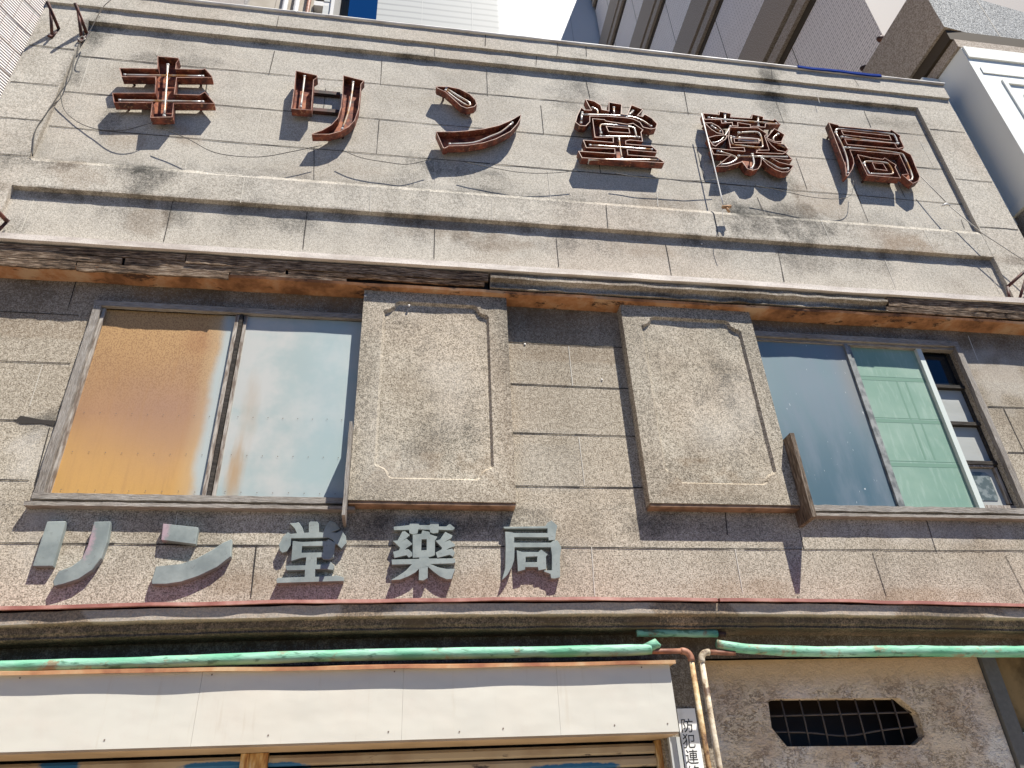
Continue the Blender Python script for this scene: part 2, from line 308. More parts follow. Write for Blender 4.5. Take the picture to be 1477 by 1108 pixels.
m = Mat('shutter_slat', 0.55); X, Y, Z = m.xyz(); n = m.noise(2.4, 4, 0.6); e = m.noise(9, 4, 0.65); c = m.mix(m.maprange(n, 0.4, 0.65), (0.40, 0.31, 0.20), (0.30, 0.21, 0.125)); c = m.mix(m.maprange(m.noise(14, 4, 0.7, (0.5, 1, 2)), 0.62, 0.72), c, (0.06, 0.04, 0.03))
for gx, gy, rx, rz in ((88, 1102, 0.11, 0.045), (320, 1106, 0.24, 0.030), (395, 1108, 0.2, 0.035), (830, 1107, 0.30, 0.028)):
    q_ = W(gx, gy, -0.08); c = m.mix(m.blob(X, Z, q_.x, q_.z, rx, rz, e), c, (0.012, 0.10, 0.22))
m.color(c); M['slat'] = m.m
m = Mat('dark_gap', 0.9); m.color((0.012, 0.010, 0.009)); M['gap'] = m.m
m = Mat('vent_dark', 0.9); m.color((0.075, 0.050, 0.036)); M['ventdark'] = m.m
m = Mat('dusty_bar', 0.8); m.color((0.085, 0.066, 0.054)); M['bars'] = m.m
m = Mat('amber_door_post', 0.6); m.color(m.ramp(m.noise(8, 4, 0.6, (4, 4, 0.7)), [(0.4, (0.30, 0.13, 0.035)), (0.55, (0.55, 0.32, 0.11)), (0.68, (0.66, 0.54, 0.35))])); M['amber'] = m.m
m = Mat('grey_post', 0.6); m.color(m.mix(m.noise(5, 3), (0.36, 0.37, 0.36), (0.50, 0.50, 0.48))); M['greypost'] = m.m
m = Mat('paper', 0.8); m.color(m.mix(m.maprange(m.noise(7, 3), 0.5, 0.7), (0.78, 0.77, 0.74), (0.62, 0.61, 0.58))); M['paper'] = m.m
m = Mat('ink', 0.8); m.color((0.02, 0.02, 0.02)); M['ink'] = m.m
m = Mat('ink_faded', 0.8); m.color((0.10, 0.12, 0.12)); M['ink_faded'] = m.m
m = Mat('pale_green_plate', 0.6); m.color(m.mix(m.maprange(m.noise(30, 3), 0.5, 0.66), (0.40, 0.44, 0.40), (0.30, 0.33, 0.30))); M['plate_green'] = m.m

m = Mat('green_wrap', 0.6, 0, 0.35); n = m.noise(4, 4, 0.6, (0.6, 1, 2)); n2 = m.noise(7, 5, 0.7, (0.8, 1, 1), (3, 3, 3)); fo = m.noise(26, 3, 0.6, (0.5, 1, 1.6)); c = m.mix(m.maprange(n, 0.35, 0.66), (0.10, 0.33, 0.20), (0.26, 0.47, 0.36)); c = m.mix(m.math('MULTIPLY', m.maprange(n2, 0.56, 0.66), 0.85), c, (0.25, 0.17, 0.10)); c = m.mix(m.math('MULTIPLY', m.maprange(fo, 0.56, 0.68), 0.7), c, (0.03, 0.10, 0.06)); m.color(c); m.bump(m.math('ADD', n, m.math('MULTIPLY', fo, 0.4)), 0.8, 0.012); M['green_wrap'] = m.m
m = Mat('rust_pipe', 0.6); m.color(m.ramp(m.noise(9, 4), [(0.4, (0.16, 0.06, 0.035)), (0.6, (0.34, 0.16, 0.10))])); M['rust_pipe'] = m.m
m = Mat('ochre_pipe', 0.65); n = m.noise(12, 5, 0.7); m.color(m.ramp(n, [(0.36, (0.09, 0.045, 0.025)), (0.46, (0.32, 0.19, 0.085)), (0.58, (0.50, 0.37, 0.20)), (0.7, (0.6, 0.53, 0.40))])); m.bump(n, 0.4, 0.004); M['ochre_pipe'] = m.m
m = Mat('cream_pipe', 0.65); n = m.noise(13, 5, 0.7); m.color(m.ramp(n, [(0.36, (0.10, 0.06, 0.04)), (0.45, (0.36, 0.29, 0.20)), (0.58, (0.55, 0.48, 0.37)), (0.7, (0.64, 0.6, 0.52))])); m.bump(n, 0.4, 0.004); M['cream_pipe'] = m.m
m = Mat('rough_plaster', 0.95, 0, 0.15); X, Y, Z = m.xyz(); n = m.noise(38, 5, 0.68, (0.8, 1, 1.3), dist=0.5); n2 = m.noise(90, 3, 0.6); big = m.noise(2.2, 4, 0.6)
up = m.maprange(Z, 2.28, 2.42); c = m.mix(m.maprange(big, 0.38, 0.66), (0.70, 0.57, 0.41), (0.74, 0.60, 0.48)); c = m.mix(m.math('MULTIPLY', m.maprange(Z, 2.2, 2.0), m.maprange(big, 0.4, 0.6)), c, (0.76, 0.70, 0.60)); c = m.mix(m.math('MULTIPLY', m.maprange(m.noise(5, 4, 0.6, off=(1, 4, 6)), 0.46, 0.66), 0.55), c, (0.46, 0.32, 0.21)); c = m.mix(up, c, (0.66, 0.46, 0.26))
cr = m.noise(44, 4, 0.65, (0.8, 1, 1.4), (3, 1, 2), 0.4); cv = m.math('MULTIPLY', m.maprange(m.math('ABSOLUTE', m.math('SUBTRACT', cr, 0.5)), 0.055, 0.012), m.math('MULTIPLY', m.maprange(m.noise(4.2, 4, 0.65, (1, 1, 1.3), (8, 8, 8)), 0.38, 0.54), m.maprange(m.noise(17, 3, 0.6, (1, 1, 1), (2, 6, 3)), 0.40, 0.52))); pit = m.math('MULTIPLY', m.math('MAXIMUM', cv, m.math('MULTIPLY', m.maprange(n, 0.40, 0.34), 0.7)), m.math('SUBTRACT', 1.0, m.math('MULTIPLY', up, 0.85))); c = m.mix(m.math('MULTIPLY', pit, 0.7), c, (0.20, 0.125, 0.07)); c = m.mix(m.math('MULTIPLY', m.maprange(n2, 0.54, 0.66), 0.2), c, (0.32, 0.23, 0.15)); m.color(c)
m.bump(m.math('ADD', m.math('MULTIPLY', m.math('SUBTRACT', n, m.math('MULTIPLY', cv, 0.35)), m.math('SUBTRACT', 1.0, m.math('MULTIPLY', up, 0.8))), m.math('MULTIPLY', n2, 0.2)), 0.8, 0.02); M['plaster'] = m.m
m = Mat('dark_grey_stone', 0.9); m.color(m.mix(m.noise(40, 3), (0.085, 0.085, 0.08), (0.16, 0.155, 0.14))); M['greystone'] = m.m
m = Mat('ochre_plaster', 0.9); m.color(m.ramp(m.noise(4, 5, 0.65), [(0.38, (0.10, 0.065, 0.025)), (0.6, (0.25, 0.165, 0.07))])); M['ochreplaster'] = m.m
m = Mat('roof_sheet', 0.8); m.color((0.18, 0.17, 0.16)); M['roof'] = m.m

# ------------------------------------------------------------------ stains of the wall (R mould and painted shade, G rust/ochre, B pale patch), traced where they sit
BL = []
def blob(x, y, rx, ry, r=0.0, g=0.0, b=0.0):
    p = W(x, y); q = W(x + rx, y); t = W(x, y - ry); BL.append((p.x, p.z, abs(q.x - p.x), abs(t.z - p.z), r, g, b))
for a in ((222, 262, 34, 26, .75), (195, 247, 30, 12, .3), (215, 84, 34, 9, .6), (290, 90, 26, 9, .45), (140, 42, 22, 20, .5), (118, 80, 12, 45, .38), (95, 140, 26, 30, .22), (160, 170, 16, 26, .55), (250, 60, 60, 12, .2),
          (60, 238, 60, 10, .45), (150, 240, 70, 10, .35), (330, 246, 90, 7, .3), (560, 268, 100, 8, .25), (730, 285, 100, 10, .35), (690, 262, 50, 14, .35), (900, 290, 90, 10, .35), (1160, 322, 42, 26, .85), (1085, 318, 34, 24, .75), (1120, 250, 24, 26, .55), (1050, 300, 18, 30, .4), (1260, 322, 40, 16, .25), (1350, 335, 40, 14, .25),
          (820, 135, 22, 26, .4), (845, 120, 16, 30, .5), (1110, 145, 20, 28, .55), (1108, 110, 14, 16, .6), (870, 75, 40, 8, .3), (1290, 176, 40, 7, .45), (720, 110, 20, 20, .25),
          (200, 315, 46, 26, .35), (260, 300, 22, 30, .5), (340, 318, 30, 18, .3), (430, 322, 34, 16, .5), (610, 332, 40, 16, .45), (700, 345, 40, 16, .45), (800, 350, 30, 14, .3), (880, 355, 30, 12, .35), (1030, 365, 22, 12, .3), (1160, 375, 40, 20, .45), (1250, 380, 40, 14, .3), (20, 325, 18, 12, .4), (380, 300, 16, 10, .4), (640, 240, 60, 10, .4), (600, 245, 30, 25, .3),
          (30, 420, 60, 40, .35), (300, 425, 90, 14, .45), (480, 440, 30, 14, .6), (90, 600, 40, 10, .6), (55, 620, 14, 22, .4), (640, 740, 100, 26, .55), (520, 760, 40, 24, .5), (200, 745, 120, 8, .35), (980, 755, 60, 16, .4), (1190, 465, 120, 20, .3), (700, 760, 50, 14, .4), (760, 450, 60, 30, .3), (930, 745, 40, 30, .4)):
    blob(*a)
for a in ((120, 255, 40, 18, .3), (180, 200, 26, 14, .35), (270, 195, 26, 12, .4), (215, 320, 30, 20, .25), (480, 250, 60, 16, .16), (1180, 290, 36, 22, .3), (960, 300, 50, 14, .2), (1290, 350, 40, 14, .25), (620, 330, 50, 16, .3), (720, 350, 40, 12, .35), (930, 360, 40, 12, .3), (1320, 360, 50, 12, .3), (440, 430, 60, 18, .5), (230, 430, 60, 14, .4), (1150, 460, 60, 16, .4), (80, 770, 50, 30, .2), (350, 835, 60, 20, .35), (700, 840, 70, 20, .3), (1080, 850, 80, 16, .3), (1300, 860, 90, 12, .35)):
    blob(a[0], a[1], a[2], a[3], 0, a[4])
for a in ((60, 760, 30, 40, .35), (40, 660, 30, 30, .35), (1440, 540, 40, 40, .3), (1350, 770, 120, 14, .25)): blob(a[0], a[1], a[2], a[3], 0, 0, a[4])

def stain_shade(co, gen=1.0):
    x, y, z = co; R = G = B = 0.0
    n = noise.noise(Vector((x * 5, y * 5, z * 5))); n2 = noise.noise(Vector((x * 14, y * 9, z * 11 + 40)))
    for bx, bz, rx, rz, r, g, b in BL:
        u = ((x - bx) / rx) ** 2 + ((z - bz) / rz) ** 2
        if u < 3.2:
            w = max(0.0, 1 - (u + n * 1.5 + n2 * 0.9) / 1.9); w = w * w * (3 - 2 * w) if w < 1 else 1.0; R += w * r * 0.72; G += w * g; B += w * b
    # run-off streaks under the ledges
    st = noise.noise(Vector((x * 5.5, 3.3, z * 0.8))); st2 = noise.noise(Vector((x * 2.1, 8.3, z * 0.5)))
    for z0, L, k in ((8.24, 0.30, .32), (6.42, 0.40, .38), (6.075, 0.42, .5), (8.43, 0.16, .22), (5.2, 0.6, .35), (3.47, 0.3, .45)):
        if z0 - L < z < z0 + 0.012: R += max(0, st + 0.1 + st2 * 0.6) * k * (1 - (z0 - z) / L)
    k = sum(1 for a, b_, xx, dd in JX if a - .06 < z < b_ + .06 and xx < x and abs(dd + y) < .02); h = math.sin((k * 12.9898 + math.floor(z / 0.47 + 0.3) * 78.233)) * 43758.5453; h = h - math.floor(h)
    if gen and k: R += 0.10 * max(0, h - 0.45); G += 0.12 * max(0, 0.55 - h); B += 0.3 * max(0, h - 0.75)
    if z < 2.66: R += 0.8 + 0.3 * n2; G += 0.3  # dark stone deepened with painted shade under the lower cornice
    if 4.7 < z < 5.3: R += max(0, 0.30 + 0.5 * n) * (z - 4.7) / 0.6; G += 0.2  # mould strengthened to paint in the shade below the upper cornice
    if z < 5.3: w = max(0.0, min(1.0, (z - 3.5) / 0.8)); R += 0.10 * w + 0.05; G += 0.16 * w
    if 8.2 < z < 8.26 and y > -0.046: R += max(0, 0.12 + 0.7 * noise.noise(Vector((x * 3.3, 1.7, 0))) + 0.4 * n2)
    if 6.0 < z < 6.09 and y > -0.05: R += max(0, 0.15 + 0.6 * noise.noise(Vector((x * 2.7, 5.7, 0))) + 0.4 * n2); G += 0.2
    return (min(1, max(0, R)) * gen, min(1, max(0, G)) * gen, min(1, B) * gen)

# ------------------------------------------------------------------ the shop building
shop = empty('pharmacy_building', (1.2, 0, 0), 'old grey washed-stone two-storey shop with stained parapet, boarded windows and peeling cornices', 'building')
XL, XR = -3.43, 5.93

# parapet and upper wall
pb = MB()
pb.profile([(-0.25, 8.645), (0.068, 8.645), (0.068, 8.43), (0.042, 8.428), (0.042, 8.24), (0, 8.238), (0, 6.43), (0.028, 6.405), (0.045, 6.36), (0.045, 6.075), (0, 6.072), (0, 5.44)], XL, XR, 0.03, 0.0022, seg=0.03, freq=7)
pb.profile([(0.0, 8.236), (0.047, 8.236), (0.047, 5.44), (0.0, 5.44)], 5.475, XR - 0.002, 0.04, 0.0016, seg=0.04)
pb.profile([(0.0, 8.236), (0.047, 8.236), (0.047, 6.076), (0.0, 6.076)], XL + 0.002, -3.02, 0.04, 0.0016, seg=0.04)
pb.profile([(0.0, 6.076), (0.047, 6.076), (0.047, 5.44), (0.0, 5.44)], XL + 0.002, -3.055, 0.04, 0.0016, seg=0.04)
def hz(z, x0, x1, d, mi=1, w=0.009, dz=0.0):
    w = w * 1.25 if w < 0.0095 else w
    n = max(2, int((x1 - x0) / 0.5)); pb.ribbon([(x0 + (x1 - x0) * i / n, z + dz * i / n + 0.006 * noise.noise(Vector((x0 + i * .9, z * 3, 1)))) for i in range(n + 1)], d + 0.0035, w, mi)
hz(7.77, -3.0, 5.47, 0, 1, 0.008, 0.06); hz(7.275, -3.0, 5.47, 0, 1, 0.008, 0.03); hz(6.825, -3.0, 5.47, 0, 1, 0.008, -0.02)
for z in (7.79, 7.28, 6.83): hz(z, XL + 0.02, -3.03, 0.047, 1, 0.008)
for z in (7.88, 7.12, 6.46): hz(z, 5.49, XR - 0.02, 0.047, 1, 0.009)
hz(6.40, -3.4, -3.03, 0.047, 1); hz(5.475, XL + .06, XR - .4, 0.0, 1, 0.008)
JX = []
def vj(pts, d, white=False, w=0.009):
    q = px(pts, d); JX.append((min(p[1] for p in q), max(p[1] for p in q), sum(p[0] for p in q) / len(q), d)); pb.ribbon(px(pts, d), d + 0.0038, w * (0.7 if white else 0.8), 2 if white else 1)
for pts, wh in (([(242, 7), (240, 20)], 1), ([(402, 24), (399, 40)], 0), ([(553, 32), (553, 51)], 1), ([(700, 50), (700, 67)], 0), ([(803, 60), (805, 71), (803, 81)], 0), ([(845, 66), (846, 82)], 0), ([(979, 83), (979, 97)], 1), ([(1112, 98), (1114, 115)], 0), ([(1231, 113), (1239, 125)], 0)): vj(pts, 0.068, wh)
for pts, wh in (([(320, 38), (318, 50)], 1), ([(478, 53), (475, 66)], 1), ([(627, 69), (627, 81)], 0), ([(774, 81), (773, 95)], 0), ([(917, 98), (915, 111)], 1), ([(1052, 112), (1052, 124)], 1), ([(1178, 136), (1182, 149)], 1), ([(1300, 142), (1304, 154)], 1)): vj(pts, 0.042, wh)
for pts, wh in (([(233, 58), (226, 80)], 1), ([(396, 74), (388, 108)], 0), ([(551, 88), (549, 123)], 0), ([(702, 100), (703, 139)], 0), ([(845, 116), (851, 142)], 0), ([(987, 132), (993, 166)], 0), ([(1119, 147), (1131, 179)], 0), ([(1246, 160), (1256, 184)], 0),
               ([(130, 84), (115, 131)], 1), ([(300, 110), (296, 142)], 0), ([(470, 128), (466, 165)], 0), ([(628, 133), (626, 147)], 1), ([(780, 152), (784, 193)], 0), ([(925, 160), (933, 205)], 1), ([(1060, 180), (1075, 225)], 0), ([(1196, 190), (1210, 238)], 0), ([(1326, 203), (1348, 243)], 1),
               ([(91, 186), (77, 227)], 1), ([(378, 159), (367, 206)], 1), ([(547, 173), (543, 222)], 0), ([(706, 190), (708, 237)], 1), ([(860, 205), (866, 250)], 0), ([(1005, 215), (1017, 262)], 0), ([(1148, 228), (1164, 273)], 0), ([(1285, 245), (1305, 285)], 0),
               ([(276, 203), (266, 250)], 1), ([(453, 213), (453, 260)], 0), ([(627, 234), (628, 277)], 1), ([(790, 247), (794, 287)], 1), ([(947, 273), (949, 298)], 1), ([(1092, 285), (1102, 308)], 0), ([(1231, 267), (1252, 320)], 0), ([(1386, 317), (1391, 330)], 0)): vj(pts, 0.0, wh)
for pts, wh in (([(165, 238), (154, 275)], 1), ([(353, 257), (347, 293)], 1), ([(535, 272), (534, 306)], 1), ([(709, 286), (710, 318)], 1), ([(874, 296), (877, 330)], 0), ([(1029, 307), (1036, 341)], 0), ([(1184, 318), (1198, 349)], 1), ([(1331, 330), (1346, 358)], 1)): vj(pts, 0.045, wh)
for pts, wh in (([(50, 287), (30, 334)], 1), ([(250, 288), (236, 349)], 0), ([(443, 306), (437, 359)], 0), ([(627, 330), (626, 374)], 0), ([(802, 343), (806, 385)], 0), ([(960, 353), (969, 400)], 0), ([(1122, 362), (1131, 407)], 0), ([(1276, 375), (1292, 415)], 1), ([(1422, 385), (1443, 425)], 1)): vj(pts, 0.0, wh)
pb.build('parapet', [M['stone'], M['joint'], M['jointw']], shop, stain_shade)
cp = MB(); cp.profile([(-0.3, 8.680), (0.090, 8.676), (0.094, 8.664), (0.086, 8.654), (-0.3, 8.655)], XL - 0.01, XR + 0.015, 0.25, 0.003); cp.build('coping', M['coping'], shop)
cp = MB(); cp.box(XL, XR, -8.0, -0.26, 8.40, 8.6); cp.build('roof', M['roof'], shop)

# middle wall: one sheet with the two window openings and the wide joints
def grid_wall(mb, x0, x1, z0, z1, d, openings, step):
    def axis(a, b, cuts):
        ks = sorted(set([a, b] + [c for c in cuts if a < c < b])); out = []
        for p, q in zip(ks[:-1], ks[1:]):
            n = max(1, round((q - p) / step)); out += [p + (q - p) * i / n for i in range(n)]
        return out + [b]
    xs = axis(x0, x1, [c for o in openings for c in o[:2]]); zs = axis(z0, z1, [c for o in openings for c in o[2:]]); n = len(zs)
    vs = [(x, -d, z) for x in xs for z in zs]; fs = []
    for i in range(len(xs) - 1):
        for j in range(n - 1):
            cx, cz = (xs[i] + xs[i + 1]) / 2, (zs[j] + zs[j + 1]) / 2
            if any(o[0] < cx < o[1] and o[2] < cz < o[3] for o in openings): continue
            fs.append((i * n + j, (i + 1) * n + j, (i + 1) * n + j + 1, i * n + j + 1))
    mb.add(vs, fs)
OPL = (-2.17, -0.25, 3.50, 5.00); OPR = (2.75, 4.65, 3.51, 5.03)
wb = MB(); grid_wall(wb, XL, XR, 2.50, 5.44, 0.0, [OPL, OPR], 0.03)
for o in (OPL, OPR):
    x0, x1, z0, z1 = o
    wb.add([(x0, 0, z0), (x0, .14, z0), (x0, .14, z1), (x0, 0, z1)], [(0, 1, 2, 3)]); wb.add([(x1, 0, z0), (x1, .14, z0), (x1, .14, z1), (x1, 0, z1)], [(0, 1, 2, 3)])
    wb.add([(x0, 0, z0), (x0, .14, z0), (x1, .14, z0), (x1, 0, z0)], [(0, 1, 2, 3)]); wb.add([(x0, 0, z1), (x0, .14, z1), (x1, .14, z1), (x1, 0, z1)], [(0, 1, 2, 3)])
pb = wb
for z, x0, x1 in ((4.90, -3.2, -2.3), (4.49, -3.2, -2.25), (4.04, -3.2, -2.25), (3.62, -3.2, -2.27), (4.47, 0.79, 1.70), (4.06, 0.79, 1.70), (3.65, 0.79, 1.70), (3.215, -3.2, 5.9), (4.44, 4.75, 5.9), (4.02, 4.75, 5.9), (3.62, 4.75, 5.9), (4.85, 0.79, 1.7)): hz(z, x0, x1, 0.0, 1, 0.010)
for pts, wh in (([(112, 400), (98, 446)], 0), ([(62, 526), (43, 586)], 1), ([(72, 617), (50, 700)], 0), ([(820, 500), (826, 557)], 1), ([(835, 631), (843, 700)], 1), ([(1396, 485), (1410, 520)], 1), ([(1447, 589), (1477, 652)], 0), ([(370, 787), (362, 862)], 0), ([(256, 740), (250, 783)], 1), ([(853, 789), (858, 860)], 1), ([(1060, 792), (1071, 855)], 1), ([(1046, 740), (1049, 772)], 0), ([(1153, 765), (1159, 792)], 0), ([(1258, 797), (1278, 860)], 0), ([(1336, 752), (1351, 797)], 0), ([(1450, 802), (1477, 856)], 0), ([(1150, 860), (1156, 880)], 0), ([(40, 605), (20, 606)], 0)): vj(pts, 0.0, wh, 0.010)
# broken gap in the stone joint left of the window
wb.prism(px([(22, 607), (30, 600), (46, 603), (62, 606), (80, 607), (78, 615), (60, 611), (30, 612)], 0), 0.004, 0.0, (), 1)
wb.build('wall', [M['stone_coarse'], M['joint'], M['jointw']], shop, stain_shade)
sw = MB(); sw.add([(XL, 0, 0), (XL, 8, 0), (XL, 8, 8.6), (XL, 0, 8.6)], [(0, 1, 2, 3)]); sw.add([(XR, 0.004, 0), (XR, 8, 0), (XR, 8, 8.6), (XR, 0.004, 8.6)], [(0, 1, 2, 3)]); sw.add([(XL, 8, 0), (XR, 8, 0), (XR, 8, 8.6), (XL, 8, 8.6)], [(0, 1, 2, 3)]); sw.build('side_wall', M['greystone'], shop)

# upper cornice
cb = MB()
cb.profile([(0.0, 5.455), (0.19, 5.445), (0.212, 5.440), (0.212, 5.388), (0.19, 5.386), (0.0, 5.39)], XL - 0.3, XR, 0.05, 0.005, seed=3, freq=3); lipo = cb.build('cornice', M['lip'], shop)
def ragged(mb, x0, x1, d, z1, z0, jit, seed):
    # one split strip of a rotten board: its lower edge is torn, its face leans inward
    n = int((x1 - x0) / 0.022); vs = []; fs = []
    for i in range(n + 1):
        x = x0 + (x1 - x0) * i / n
        lo = z0 + jit * (noise.noise(Vector((x * 2.3, seed, 1))) * 1.1 + noise.noise(Vector((x * 9, seed, 2))) * 0.6 + noise.noise(Vector((x * 31, seed, 3))) * 0.35); hi = z1 + 0.3 * jit * noise.noise(Vector((x * 3, seed, 8)))
        dd = d + 0.010 * noise.noise(Vector((x * 1.7, seed, 5))) + 0.003 * noise.noise(Vector((x * 22, seed, 6))); lo = min(lo, hi - 0.004)
        vs += [(x, -dd, hi), (x, -(dd - 0.014), lo), (x, -(dd - 0.030), lo), (x, -(dd - 0.022), hi)]
    for i in range(n):
        for j in range(4): fs.append((i * 4 + j, i * 4 + (j + 1) % 4, (i + 1) * 4 + (j + 1) % 4, (i + 1) * 4 + j))
    fs += [(0, 1, 2, 3), tuple(n * 4 + k for k in (3, 2, 1, 0))]; mb.add(vs, fs)
fb = MB(); fb.profile([(0.02, 5.384), (0.135, 5.384), (0.125, 5.25), (0.02, 5.25)], XL - 0.3, 0.63, 0.3, 0.002); fb.build('fascia_backing', M['gap'], shop)
fb = MB(); ragged(fb, XL - 0.3, -1.62, 0.186, 5.366, 5.318, 0.006, 1); ragged(fb, -1.61, 0.63, 0.184, 5.368, 5.300, 0.008, 2); fb.build('fascia_board', M['fascia'], shop)
fb = MB(); ragged(fb, XL - 0.3, -2.05, 0.176, 5.310, 5.262, 0.012, 3); ragged(fb, -2.03, -0.9, 0.170, 5.312, 5.255, 0.012, 4); ragged(fb, -0.88, 0.60, 0.166, 5.292, 5.262, 0.008, 5); fb.build('fascia_board', M['fascia'], shop)
fb = MB(); ragged(fb, XL - 0.3, -2.35, 0.168, 5.256, 5.192, 0.014, 6); ragged(fb, -2.34, -1.3, 0.166, 5.250, 5.190, 0.018, 7); ragged(fb, -1.29, -0.45, 0.160, 5.252, 5.212, 0.016, 8); fb.build('fascia_board', M['fascia'], shop)
fb = MB(); ragged(fb, 4.05, XR, 0.190, 5.372, 5.290, 0.008, 11); ragged(fb, 4.02, XR, 0.176, 5.284, 5.243, 0.010, 12); fb.profile([(0.02, 5.384), (0.14, 5.384), (0.13, 5.25), (0.02, 5.25)], 4.05, XR, 0.3, 0.002, mi=1); fb.build('fascia_board', [M['fascia'], M['gap']], shop)
# stepped plaster moulding where the boards have dropped off: broken lower edge
mo = MB()
mo.profile([(0.02, 5.383), (0.176, 5.381), (0.176, 5.345), (0.20, 5.335), (0.20, 5.315), (0.16, 5.30), (0.15, 5.265), (0.166, 5.255), (0.166, 5.243), (0.02, 5.24)], 0.645, 4.03, 0.025, 0.009, seed=9, freq=8)
mo.build('cornice_moulding', M['stone'], shop, lambda c: (min(1, max(0, 0.42 + 0.8 * noise.noise(Vector((c.x * 2, c.z * 9, 1))))), 0.3, 0.0))
sf = MB(); sf.profile([(0.0, 5.238), (0.158, 5.224), (0.150, 5.204), (0.0, 5.196)], XL - 0.3, XR, 0.08, 0.006, seed=2, freq=2.5); sf.build('soffit', M['soffit'], shop)

def inset(loop, t):
    P = [Vector(p) for p in loop]; area = sum(P[i].x * P[(i + 1) % len(P)].y - P[(i + 1) % len(P)].x * P[i].y for i in range(len(P))); sg = 1 if area > 0 else -1; out = []
    for i in range(len(P)):
        a = (P[i] - P[i - 1]).normalized(); b = (P[(i + 1) % len(P)] - P[i]).normalized()
        na = Vector((-a.y, a.x)) * sg; nb = Vector((-b.y, b.x)) * sg; h = na + nb
        k = h.dot(h) / 2; h = h / k if k > 0.35 else h.normalized() * 1.4
        out.append(tuple(P[i] + h * t))
    return out
# shutter cases (two plastered boxes)
def shutter_case(x0, x1, z0, z1, inner, lab):
    b = MB(); d0, d1 = 0.0, 0.10; ix0, ix1, iz0, iz1 = inner; r = 0.085
    def notch(cx, cz, sx, sz, n=6):   # concave corner with a small shoulder, as pressed into the plaster
        pts = [(cx, cz + sz * (r + 0.02)), (cx + sx * 0.012, cz + sz * r)]
        for i in range(n + 1):
            a = math.pi / 2 * i / n; pts.append((cx + sx * (0.012 + (r - 0.012) * math.sin(a)), cz + sz * (r - (r - 0.02) * (1 - math.cos(a)))))
        return pts + [(cx + sx * (r + 0.012), cz + sz * 0.012), (cx + sx * (r + 0.03), cz)]
    loop = notch(ix0, iz0, 1, 1) + notch(ix1, iz0, -1, 1)[::-1] + notch(ix1, iz1, -1, -1) + notch(ix0, iz1, 1, -1)[::-1]
    ins = loop
    I = inset(ins, 0.017); n_ = len(ins); flat = [(x0, z0), (x1, z0), (x1, z1), (x0, z1)]
    tri = tessellate_polygon([[Vector((x, z, 0)) for x, z in flat], [Vector((x, z, 0)) for x, z in ins]])
    b.add([(x, -d1, z) for x, z in flat + ins], [tuple(t) for t in tri])
    b.add([(x, -d1, z) for x, z in ins] + [(x, -(d1 - 0.024), z) for x, z in I], [(i, (i + 1) % n_, n_ + (i + 1) % n_, n_ + i) for i in range(n_)])
    b.add([(x, -d, z) for d in (d1, 0.002) for x, z in flat], [(0, 1, 5, 4), (1, 2, 6, 5), (2, 3, 7, 6), (3, 0, 4, 7)])
    n = 30; m_ = 44; vs = [(ix0 - .01 + (ix1 - ix0 + .02) * i / n, -(0.076 + 0.002 * noise.noise(Vector((i * .4, j * .4, x0)))), iz0 - .01 + (iz1 - iz0 + .02) * j / m_) for i in range(n + 1) for j in range(m_ + 1)]
    b.add(vs, [(i * (m_ + 1) + j, (i + 1) * (m_ + 1) + j, (i + 1) * (m_ + 1) + j + 1, i * (m_ + 1) + j + 1) for i in range(n) for j in range(m_)])
    def st(c):
        q = Vector((c.x * 2.2, c.z * 2.6, 4 + x0)); a = noise.noise(q) + 0.5 * noise.noise(q * 2.3)
        return (max(0, a + 0.6 * noise.noise(q * 4)) * 0.42 + (max(0, c.z - (z1 - 0.55)) * 0.35), max(0, noise.noise(q + Vector((9, 9, 9)))) * 0.35 + (0.25 if c.z < iz0 + .2 and noise.noise(q * 3) > .05 else 0), max(0, noise.noise(q + Vector((5, 1, 3)))) * 0.4 * (1 if c.z < 4.6 else 0.3))  # darker top paints in the cornice shade, the rest is blotchy stain
    o = b.build('shutter_case', M['stone_coarse'], shop, st); o['label'] = lab
    u = MB(); u.box(x0 + 0.004, x1 - 0.004, 0.003, 0.092, z0 - 0.022, z0 - 0.002); u.build('bottom_board', M['brownboard'], o)
    return o
shutter_case(-0.315, 0.777, 3.485, 5.21, (-0.165, 0.635, 3.64, 5.11), 'left plastered shutter case, beside the tan and pale blue window')
shutter_case(1.700, 2.80, 3.50, 5.21, (1.845, 2.685, 3.65, 5.10), 'right plastered shutter case, beside the slate blue window')

def sheet(name, x0, x1, z0, z1, d, mat, parent, rows=(), nrv=7, lab=None):
    b = MB(); n, k = 14, 18; vs = [(x0 + (x1 - x0) * i / n, -(d + 0.002 * noise.noise(Vector((i * .35 + x0, j * .3, 2)))), z0 + (z1 - z0) * j / k) for i in range(n + 1) for j in range(k + 1)]
    b.add(vs, [(i * (k + 1) + j, (i + 1) * (k + 1) + j, (i + 1) * (k + 1) + j + 1, i * (k + 1) + j + 1) for i in range(n) for j in range(k)], 0, True)
    for zr in rows:
        for i in range(nrv):
            x = x0 + (x1 - x0) * (0.06 + 0.88 * i / (nrv - 1)); zz = zr + 0.006 * noise.noise(Vector((x * 9, zr, 0)))
            b.add([(x + 0.0038 * math.cos(a), -(d + 0.0045), zz + 0.0038 * math.sin(a)) for a in [math.pi / 3 * q for q in range(6)]], [(0, 1, 2, 3, 4, 5)], 1)
    o = b.build(name, [mat, M['rivet']], parent)
    if lab: o['label'] = lab
    return o

